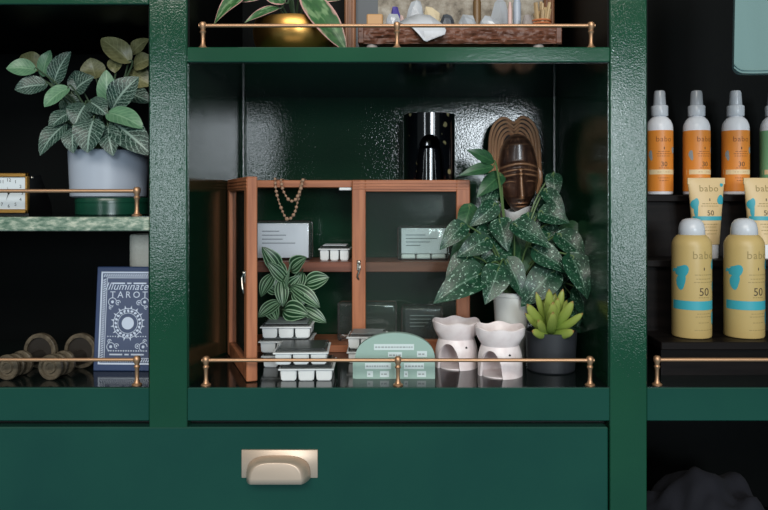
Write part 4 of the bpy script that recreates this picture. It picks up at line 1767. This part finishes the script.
M['quartz'] = mat('pale_quartz', srgb(196, 200, 206), 0.2, 0, 0.6)
M['quartz'].node_tree.nodes['Principled BSDF'].inputs['Transmission Weight'].default_value = 0.25
M['amber'] = mat('amber_wood_block', srgb(196, 148, 96), 0.5)
M['slate'] = mat('dark_slate_stone', srgb(66, 70, 78), 0.4)
M['violet'] = mat('violet_stone', srgb(84, 74, 150), 0.3)
M['ivory'] = mat('ivory_stone', srgb(210, 192, 158), 0.5)
M['rose'] = mat('rose_stone', srgb(210, 176, 168), 0.4)
M['paper'] = mat('white_paper', srgb(214, 216, 222), 0.8)
M['brownglass'] = mat('brown_stick', srgb(112, 84, 52), 0.4)
GT = 'stones and trinkets on the wooden tray'
bm = new()
w_ = (383 - 367) * S(.1)
box(bm, -w_ / 2, w_ / 2, -0.012, 0.012, 0, P(0, 16, .1).z - zt3, 0.0015)
o = obj('amber_block', bm, M['amber'])
o.location = (P(375, 0, .1).x, .1, zt3)
tag(o, 'honey-coloured rectangular wood block at the tray\'s left end', 'block', GT)
rock('quartz_cluster', 'silver-white stone cluster just right of the honey block', 'stone', 385, 401, 14, 27, .1, M['quartz'], 4, GT)
o = rock('violet_stone', 'small violet stone above the silver-white cluster', 'stone', 390, 400, 7, 15, .135, M['violet'], 5, GT)
rock('clear_quartz', 'pale clear pointed crystal behind the folded paper', 'stone', 406, 424, 1, 20, .128, M['quartz'], 6, GT)
rock('rose_stone', 'small pinkish stone between cluster and folded paper', 'stone', 399, 405, 14, 24, .15, M['rose'], 7, GT)
rock('ivory_wedge', 'ivory wedge-shaped stone behind the folded paper', 'stone', 420, 442, 7, 20, .155, M['ivory'], 8, GT, 0.5)
rock('slate_stone', 'dark slate-grey stone right of the folded paper', 'stone', 438, 456, 14, 26, .12, M['slate'], 9, GT)
rock('quartz_lump', 'low grey-white rough stone in the middle of the tray', 'stone', 457, 478, 15, 26, .105, M['quartz'], 10, GT)
rock('quartz_slab', 'long low white stone left of the tall white point', 'stone', 479, 500, 16, 26, .11, M['quartz'], 12, GT)
rock('grey_stone', 'blocky grey stone left of the twig bundle', 'stone', 521, 533, 15, 26, .1, M['foot'], 13, GT)
# tall pointed crystal
bm = new()
hq_ = P(0, -6, .15).z - zt3
lathe(bm, [(0, 0), (0.018, 0), (0.0165, hq_ * 0.55), (0.009, hq_ * 0.88), (0.0, hq_)], (0, 0, 0), 6)
o = obj('crystal_point', bm, M['quartz'], None, None, 10)
o.location = (P(500, 0, .165).x, .165, zt3)
o.rotation_euler = (0, 0, 0.4)
tag(o, 'tall white pointed crystal between the brown stick and white candle', 'stone', GT)
for nm, px, y, rp, top, mm, lab, cat in (('brown_vial', 477, .14, 4.2, -8, 'brownglass', 'tall thin brown vial standing mid-tray', 'vial'), ('copper_stick', 510, .115, 2.2, 2, 'rose', 'thin pinkish stick standing beside the white taper', 'stick'),
                                         ('white_taper', 517, .13, 4.0, -6, 'potwhite', 'white taper candle standing left of the twig bundle', 'candle')):
    bm = new()
    r = rp * S(y)
    h = P(0, top, y).z - zt3
    lathe(bm, [(0, 0), (r, 0), (r, h * 0.8), (r * 0.7, h * 0.9), (r * 0.55, h), (0, h)], (0, 0, 0), 16)
    o = obj(nm, bm, M[mm])
    o.location = (P(px, 0, y).x, y, zt3)
    tag(o, lab, cat, GT)
# twig bundle
bd = thing('twig_bundle', 'bundle of pale cut twigs tied with cord at the tray\'s right end', 'bundle', (P(541, 0, .11).x, .11, zt3))
M['twig'] = wood('pale_twig', srgb(196, 168, 126), srgb(150, 120, 84), 'Z')
rnd = random.Random(5)
zr = P(0, 3, .11).z - zt3
for k in range(18):
    aq = rnd.uniform(0, 2 * PI)
    rr = 0.0115 * math.sqrt(rnd.random())
    bm = new()
    x, y = rr * math.cos(aq), rr * math.sin(aq)
    hh = zr * rnd.uniform(0.75, 1.02)
    tube(bm, [(x * .9, y * .9, 0), (x * .8, y * .8, hh * .5), (x * 1.3, y * 1.3, hh)], rnd.uniform(.0023, .0032), 6)
    obj('twig', bm, M['twig'], bd)
bm = new()
for zz in (0.42, 0.5):
    tube(bm, [(0.0135 * math.cos(2 * PI * k / 24), 0.0135 * math.sin(2 * PI * k / 24), zr * zz) for k in range(25)], 0.0014, 6)
M['cord'] = mat('orange_cord', srgb(190, 110, 66), 0.7)
obj('cord', bm, M['cord'], bd)
# folded paper hanging over the tray's front
bm = new()
g = []
poly = [[(399, 22), (408, 17), (418, 14), (430, 15), (440, 22)], [(404, 24), (413, 24), (422, 24), (433, 24), (444, 25)], [(413, 28), (418, 30), (424, 31), (433, 31), (446, 30)], [(418, 33), (421, 36), (425, 38), (433, 37), (445, 34)], [(424, 40), (425.5, 41), (427, 41.6), (431, 39.5), (441, 36)]]
yd = [.10, .078, .064, .060, .058]
T0 = []
for r, y in zip(poly, yd):
    T0.append([bm.verts.new(P(px, py, y + 0.004 * math.sin(px * 0.9))) for px, py in r])
for i in range(4):
    for j in range(4):
        bm.faces.new((T0[i][j], T0[i][j + 1], T0[i + 1][j + 1], T0[i + 1][j]))
o = obj('folded_paper', bm, M['paper'], None, None, 20)
o.modifiers.new('thick', 'SOLIDIFY').thickness = 0.0007
tag(o, 'crumpled white printed paper draped over the tray\'s front edge', 'paper', GT)

# ------------------------------------------------------------------ right bay: riser and sunscreens
M['riser'] = wood('dark_riser_wood', srgb(24, 20, 19), srgb(12, 10, 10), 'X', 1.0, 0.45)
M['riser'].node_tree.nodes['Principled BSDF'].inputs['Specular IOR Level'].default_value = 0.1
rx0, rx1 = P(659, 0, .06).x, 0.66
T1 = P(0, 336, .095).z
T2 = P(0, 258, .165).z
T3 = P(0, 195, .235).z
ri = thing('display_riser', 'dark three-step wooden riser carrying the sunscreens', 'display riser', ((rx0 + rx1) / 2, 0.06, zf))
for z, y0, y1 in ((T1, 0.052, 0.132), (T2, 0.132, 0.200), (T3, 0.200, 0.285)):
    bm = new()
    box(bm, rx0, rx1, y0, y1, z - 0.0105, z, 0.0012)
    obj('step', bm, M['riser'], ri, ri.location)
    bm = new()
    box(bm, rx0 + 0.004, rx1 - 0.004, y0 + 0.012, y0 + 0.02, zf, z - 0.0105)
    obj('riser_board', bm, M['riser'], ri, ri.location)
for a, b in ((rx0 + 0.002, rx0 + 0.012), (rx1 - 0.012, rx1 - 0.002)):
    bm = new()
    box(bm, a, b, 0.275, 0.285, zf, T3 - 0.0105)
    obj('support_post', bm, M['riser'], ri, ri.location)

M['can'] = mat('matt_sand_can', srgb(190, 164, 106), 0.42)
M['tube_p'] = mat('sand_tube', srgb(210, 182, 134), 0.45)
M['cyan'] = mat('turquoise_print', srgb(56, 158, 172), 0.5)
M['orange'] = mat('orange_label', srgb(226, 138, 52), 0.42)
M['leafgreen'] = mat('soft_green_label', srgb(120, 172, 128), 0.42)
M['cream_band'] = mat('cream_band', srgb(232, 206, 160), 0.5)
M['capgrey'] = mat('frosted_cap', srgb(196, 200, 206), 0.3)
M['white_pl'] = mat('white_plastic', srgb(226, 226, 230), 0.35)
M['nozzle'] = mat('frosted_nozzle', srgb(176, 180, 186), 0.25)
M['ink_soft'] = mat('olive_ink', srgb(150, 130, 80), 0.6)
M['ink_orange'] = mat('burnt_ink', srgb(150, 84, 30), 0.6)


def prints(root, parent, fy, H, k, z_brand, brand_size, z_num, num, num_size, cx, mi_brand, mi_num, lines):
    bm = new()
    text_bm(bm, 'babo', brand_size, cx, z_brand, fy, 0, 1.1)
    obj('brand_text', bm, M[mi_brand], parent)
    bm = new()
    text_bm(bm, num, num_size, cx, z_num, fy, 0, 1.0)
    obj('number_text', bm, M[mi_num], parent)
    bm = new()      # the small bee mark
    zb_ = z_brand - brand_size * 1.25
    patch(bm, blob(cx, zb_, 0.0011, 2, 10, 0.7, 1.3, 0), fy, 0.0002)
    patch(bm, blob(cx, zb_ + 0.0018, 0.0008, 2, 8, 1, 1, 0), fy, 0.0002)
    obj('bee_mark', bm, M[mi_num], parent)
    bm = new()
    rnd = random.Random(2)
    for z, wl in lines:
        x = cx - wl / 2
        while x < cx + wl / 2:
            q = rnd.uniform(0.0016, 0.004)
            patch(bm, (x, min(x + q, cx + wl / 2), z, z + 0.0009), fy, 0.0002, 2)
            x += q + 0.0009
    obj('small_print', bm, M[mi_brand], parent)


def can(label, loc):
    t = thing('spray_can', label, 'sunscreen', loc, 0, 'spray cans on the lowest step')
    R, H = 0.0262, 0.163
    bm = new()
    lathe(bm, [(0, 0), (R - 0.003, 0), (R - 0.0008, 0.001), (R, 0.003), (R, 0.124), (R - 0.0006, 0.130), (R - 0.003, 0.135), (R - 0.0065, 0.139), (R - 0.009, 0.1405), (0, 0.141)], (0, 0, 0), 48)
    body = obj('can_body', bm, M['can'], t, None, 30)
    bm = new()
    lathe(bm, [(0.017, 0.1395), (0.0178, 0.1405), (0.0172, 0.149), (0.0155, 0.156), (0.012, 0.1605), (0.007, 0.1625), (0, 0.163)], (0, 0, 0), 40)
    obj('cap', bm, M['capgrey'], t, None, 50)
    fy = lambda x, z: -math.sqrt(max(1e-9, R * R - min(abs(x), R * 0.998) ** 2))
    bm = new()
    patch(bm, (-R * 0.995, R * 0.995, 0.0395, 0.0515), fy, 0.0004, 60)
    for cx, cz, rx, rz, s in ((-0.0195, 0.092, 0.0062, 0.0085, 1), (-0.0205, 0.078, 0.0042, 0.011, 2), (0.0225, 0.100, 0.003, 0.008, 3), (0.0225, 0.028, 0.003, 0.010, 4), (0.0235, 0.070, 0.0022, 0.007, 5)):
        patch(bm, blob(cx, cz, 1.0, s, 20, rx, rz, 0.12), fy, 0.0004)
    obj('turquoise_print', bm, M['cyan'], body)
    prints(t, body, fy, H, 1, 0.113, 0.0150, 0.0635, '50', 0.0150, 0.007, 'ink_soft', 'ink_dark',
           [(0.0865, 0.026), (0.081, 0.022), (0.0765, 0.028), (0.056, 0.016), (0.034, 0.02), (0.030, 0.024), (0.022, 0.016), (0.012, 0.026)])
    return t


yc_ = 0.095
c1 = can('sand-coloured spray can with turquoise band, the one beside the green upright', (P(691.5, 0, yc_).x, yc_, T1))
dup(c1, (P(744, 0, yc_).x, yc_, T1), 0.02, 'sand-coloured spray can with turquoise band, the one farther from the green upright')


def tubeful(label, loc):
    t = thing('cream_tube', label, 'sunscreen', loc, 0, 'cream tubes on the middle step')
    H = 0.118
    hc = 0.021
    def ab(z):
        q = (z - hc) / (H - hc)
        return 0.0185 + (0.0275 - 0.0185) * q, 0.0165 * (1 - q) ** 0.75 + 0.0012
    bm = new()
    rr = []
    n = 40
    for i in range(25):
        z = hc + (H - hc) * i / 24
        a, b = ab(z)
        rr.append([bm.verts.new((a * math.cos(2 * PI * k / n), b * math.sin(2 * PI * k / n), z)) for k in range(n)])
    for i in range(24):
        for k in range(n):
            bm.faces.new((rr[i][k], rr[i][(k + 1) % n], rr[i + 1][(k + 1) % n], rr[i + 1][k]))
    bm.faces.new(rr[0][::-1])
    bm.faces.new(rr[-1])
    body = obj('tube_body', bm, M['tube_p'], t, None, 40)
    bm = new()
    box(bm, -0.0277, 0.0277, -0.0014, 0.0014, H - 0.009, H + 0.0005, 0.0004)
    obj('crimped_end', bm, M['tube_p'], body)
    bm = new()
    lathe(bm, [(0, 0), (0.016, 0), (0.0168, 0.001), (0.0172, hc - 0.001), (0.0165, hc), (0, hc)], (0, 0, 0), 40)
    obj('cap', bm, M['white_pl'], t)
    def fy(x, z):
        a, b = ab(min(max(z, hc), H))
        return -b * math.sqrt(max(0, 1 - (min(abs(x), a * 0.995) / a) ** 2)) - 0.0002
    bm = new()
    zz = 0.056
    a = ab(zz)[0]
    patch(bm, (-a * 0.97, a * 0.97, zz, zz + 0.006), fy, 0.0002, 24)
    for cx, cz, rx, rz, s in ((-0.0185, 0.080, 0.0045, 0.009, 1), (-0.0175, 0.070, 0.003, 0.008, 6), (0.019, 0.086, 0.0048, 0.008, 3), (0.0215, 0.108, 0.0022, 0.003, 4)):
        patch(bm, blob(cx, cz, 1.0, s, 20, rx, rz, 0.15), fy, 0.0003)
    obj('turquoise_print', bm, M['cyan'], body)
    prints(t, body, fy, H, 1, 0.1025, 0.0135, 0.0665, '50', 0.0105, 0.002, 'ink_soft', 'ink_dark',
           [(0.080, 0.022), (0.0765, 0.026), (0.050, 0.022), (0.046, 0.016), (0.041, 0.02), (0.036, 0.014)])
    return t


t1 = tubeful('sand-coloured cream tube standing on its cap behind the can beside the upright', (P(706, 0, .165).x, .165, T2))
dup(t1, (P(762, 0, .165).x, .165, T2), 0.0, 'sand-coloured cream tube standing on its cap, cut by the photo\'s right edge')


def spray_bottle(label, loc, lab='orange', num='30', group='spray bottles on the top step'):
    t = thing('spray_bottle', label, 'sunscreen', loc, 0, group)
    R = 0.0202
    bm = new()
    lathe(bm, [(0, 0), (R - 0.003, 0), (R - 0.0006, 0.0012), (R, 0.004), (R, 0.106), (R - 0.0008, 0.111), (R - 0.0035, 0.117), (R - 0.0075, 0.1215), (0.0105, 0.123), (0.0105, 0.126), (0, 0.126)], (0, 0, 0), 44)
    body = obj('bottle_body', bm, M['white_pl'], t)
    bm = new()
    lathe(bm, [(R + 0.0001, 0.0055), (R + 0.0003, 0.0057), (R + 0.0003, 0.1005), (R + 0.0001, 0.1007)], (0, 0, 0), 44)
    lb_ = obj('wrap_label', bm, M[lab], body)
    bm = new()
    lathe(bm, [(0, 0.124), (0.0125, 0.124), (0.013, 0.125), (0.013, 0.139), (0.0122, 0.1405), (0, 0.1405)], (0, 0, 0), 32)
    obj('collar', bm, M['capgrey'], t)
    bm = new()
    lathe(bm, [(0, 0.1405), (0.0095, 0.1405), (0.0098, 0.142), (0.0086, 0.160), (0.0078, 0.1635), (0.006, 0.1645), (0, 0.165)], (0, 0, 0), 28)
    obj('nozzle_cap', bm, M['nozzle'], t)
    RR = R + 0.0003
    fy = lambda x, z: -math.sqrt(max(1e-9, RR * RR - min(abs(x), RR * 0.998) ** 2))
    bm = new()
    patch(bm, (-RR * 0.99, RR * 0.99, 0.032, 0.0395), fy, 0.0002, 26)
    obj('cream_band', bm, M['cream_band'], body)
    if lab == 'orange':
        for bl in (blob(0.0165, 0.07, 1.0, 4, 16, 0.003, 0.006, .2), blob(-0.0175, 0.062, 1.0, 5, 16, 0.002, 0.007, .2)):
            bm = new()
            patch(bm, bl, fy, 0.0002)
            obj('pale_print', bm, M['ink_pale'], body)
    prints(t, body, fy, 0.16, 1, 0.0865, 0.0115, 0.0475, num, 0.0105, 0.0, 'ink_orange' if lab == 'orange' else 'ink_dark', 'ink_dark',
           [(0.067, 0.018), (0.0635, 0.022), (0.060, 0.02), (0.0415, 0.016), (0.0352, 0.02), (0.026, 0.018), (0.022, 0.014)])
    return t


yb = 0.236
s1 = spray_bottle('orange-labelled white spray bottle right beside the green upright', (P(659.5, 0, yb).x, yb, T3))
dup(s1, (P(696.5, 0, yb).x, yb, T3), 0.25, 'orange-labelled white spray bottle between two other orange ones')
dup(s1, (P(735.5, 0, yb).x, yb, T3), 0.0, 'orange-labelled white spray bottle next to the green-labelled one')
spray_bottle('green-labelled white spray bottle cut by the photo\'s right edge', (P(774, 0, yb).x, yb, T3), 'leafgreen')

# hanging sage cloth at the top right
M['sage'] = mat('sage_cloth', srgb(112, 140, 138), 0.85)
t = NT(M['sage'])
t.bump(t.noise(t.coord(), 900, 2), 0.25, 0.0006)
yh = 0.03
bm = new()
xa, xb = P(733, 0, yh).x, P(810, 0, yh).x
zl_, zh_ = P(0, 73, yh).z, ZTOP - 0.03
NX, NZ2 = 24, 24
fr_, bk_ = [], []
for i in range(NX + 1):
    u = i / NX
    f, b = [], []
    for j in range(NZ2 + 1):
        q = j / NZ2
        x = xa + (xb - xa) * u + 0.008 * q * (1 - u)
        corner = 0.006 * max(0, 1 - u * 8) ** 2
        z = zl_ + corner + (zh_ - zl_ - corner) * q - 0.003 * u * (1 - q)
        yw_ = yh + 0.004 * math.sin(u * 9 + q * 2) + 0.003 * math.sin(u * 4)
        th = 0.007 * (1 - 0.6 * (2 * u - 1) ** 6)
        f.append(bm.verts.new((x, yw_ - th, z)))
        b.append(bm.verts.new((x, yw_ + th, z)))
    fr_.append(f)
    bk_.append(b)
for i in range(NX):
    for j in range(NZ2):
        bm.faces.new((fr_[i][j], fr_[i + 1][j], fr_[i + 1][j + 1], fr_[i][j + 1]))
        bm.faces.new((bk_[i + 1][j], bk_[i][j], bk_[i][j + 1], bk_[i + 1][j + 1]))
    bm.faces.new((fr_[i][0], bk_[i][0], bk_[i + 1][0], fr_[i + 1][0]))
    bm.faces.new((fr_[i][NZ2], fr_[i + 1][NZ2], bk_[i + 1][NZ2], bk_[i][NZ2]))
for j in range(NZ2):
    bm.faces.new((fr_[0][j], fr_[0][j + 1], bk_[0][j + 1], bk_[0][j]))
    bm.faces.new((fr_[NX][j], bk_[NX][j], bk_[NX][j + 1], fr_[NX][j + 1]))
ct = thing('hanging_cloth', 'sage grey-green folded cloth hanging at the top of the right bay', 'cloth', ((xa + xb) / 2, yh, zl_))
obj('cloth_body', bm, M['sage'], ct, ct.location, 60)
bm = new()
ps = [(xa + (xb - xa) * i / 24, yh - 0.0078 + 0.004 * math.sin(i / 24 * 9) + 0.003 * math.sin(i / 24 * 4) + 0.0035 * max(0, 1 - i / 3), zl_ + 0.006 * max(0, 1 - i / 24 * 8) ** 2 - 0.003 * i / 24 + 0.004) for i in range(25)]
tube(bm, ps, 0.0011, 6)
obj('hem', bm, M['sage'], ct, ct.location)
bm = new()
tube(bm, [((xa + xb) / 2, yh, zh_ - 0.004), ((xa + xb) / 2, yh + 0.02, ZTOP - 0.012), ((xa + xb) / 2, D, ZTOP - 0.008)], 0.002, 8)
obj('hanging_loop', bm, M['sage'], ct, ct.location)

# navy fabric heap at the bottom right
bm = new()
bmesh.ops.create_icosphere(bm, subdivisions=5, radius=1.0)
for v in bm.verts:
    n1 = noise.noise(v.co * 2.2) * 0.22 + noise.noise(v.co * 5.0) * 0.08
    v.co = Vector((v.co.x * 0.105, v.co.y * 0.085, max(-0.0, v.co.z * 0.105 * (1 + n1)))) + v.co * n1 * 0.03
    v.co.z = max(v.co.z, 0.0)
M['navycloth'] = mat('navy_cloth', srgb(8, 10, 22), 0.9)
o = obj('navy_fabric', bm, M['navycloth'], None, None, 60)
o.location = (0.445, 0.15, ZLOW + 0.012)
tag(o, 'crumpled navy fabric heap in the dark lower right compartment', 'fabric')
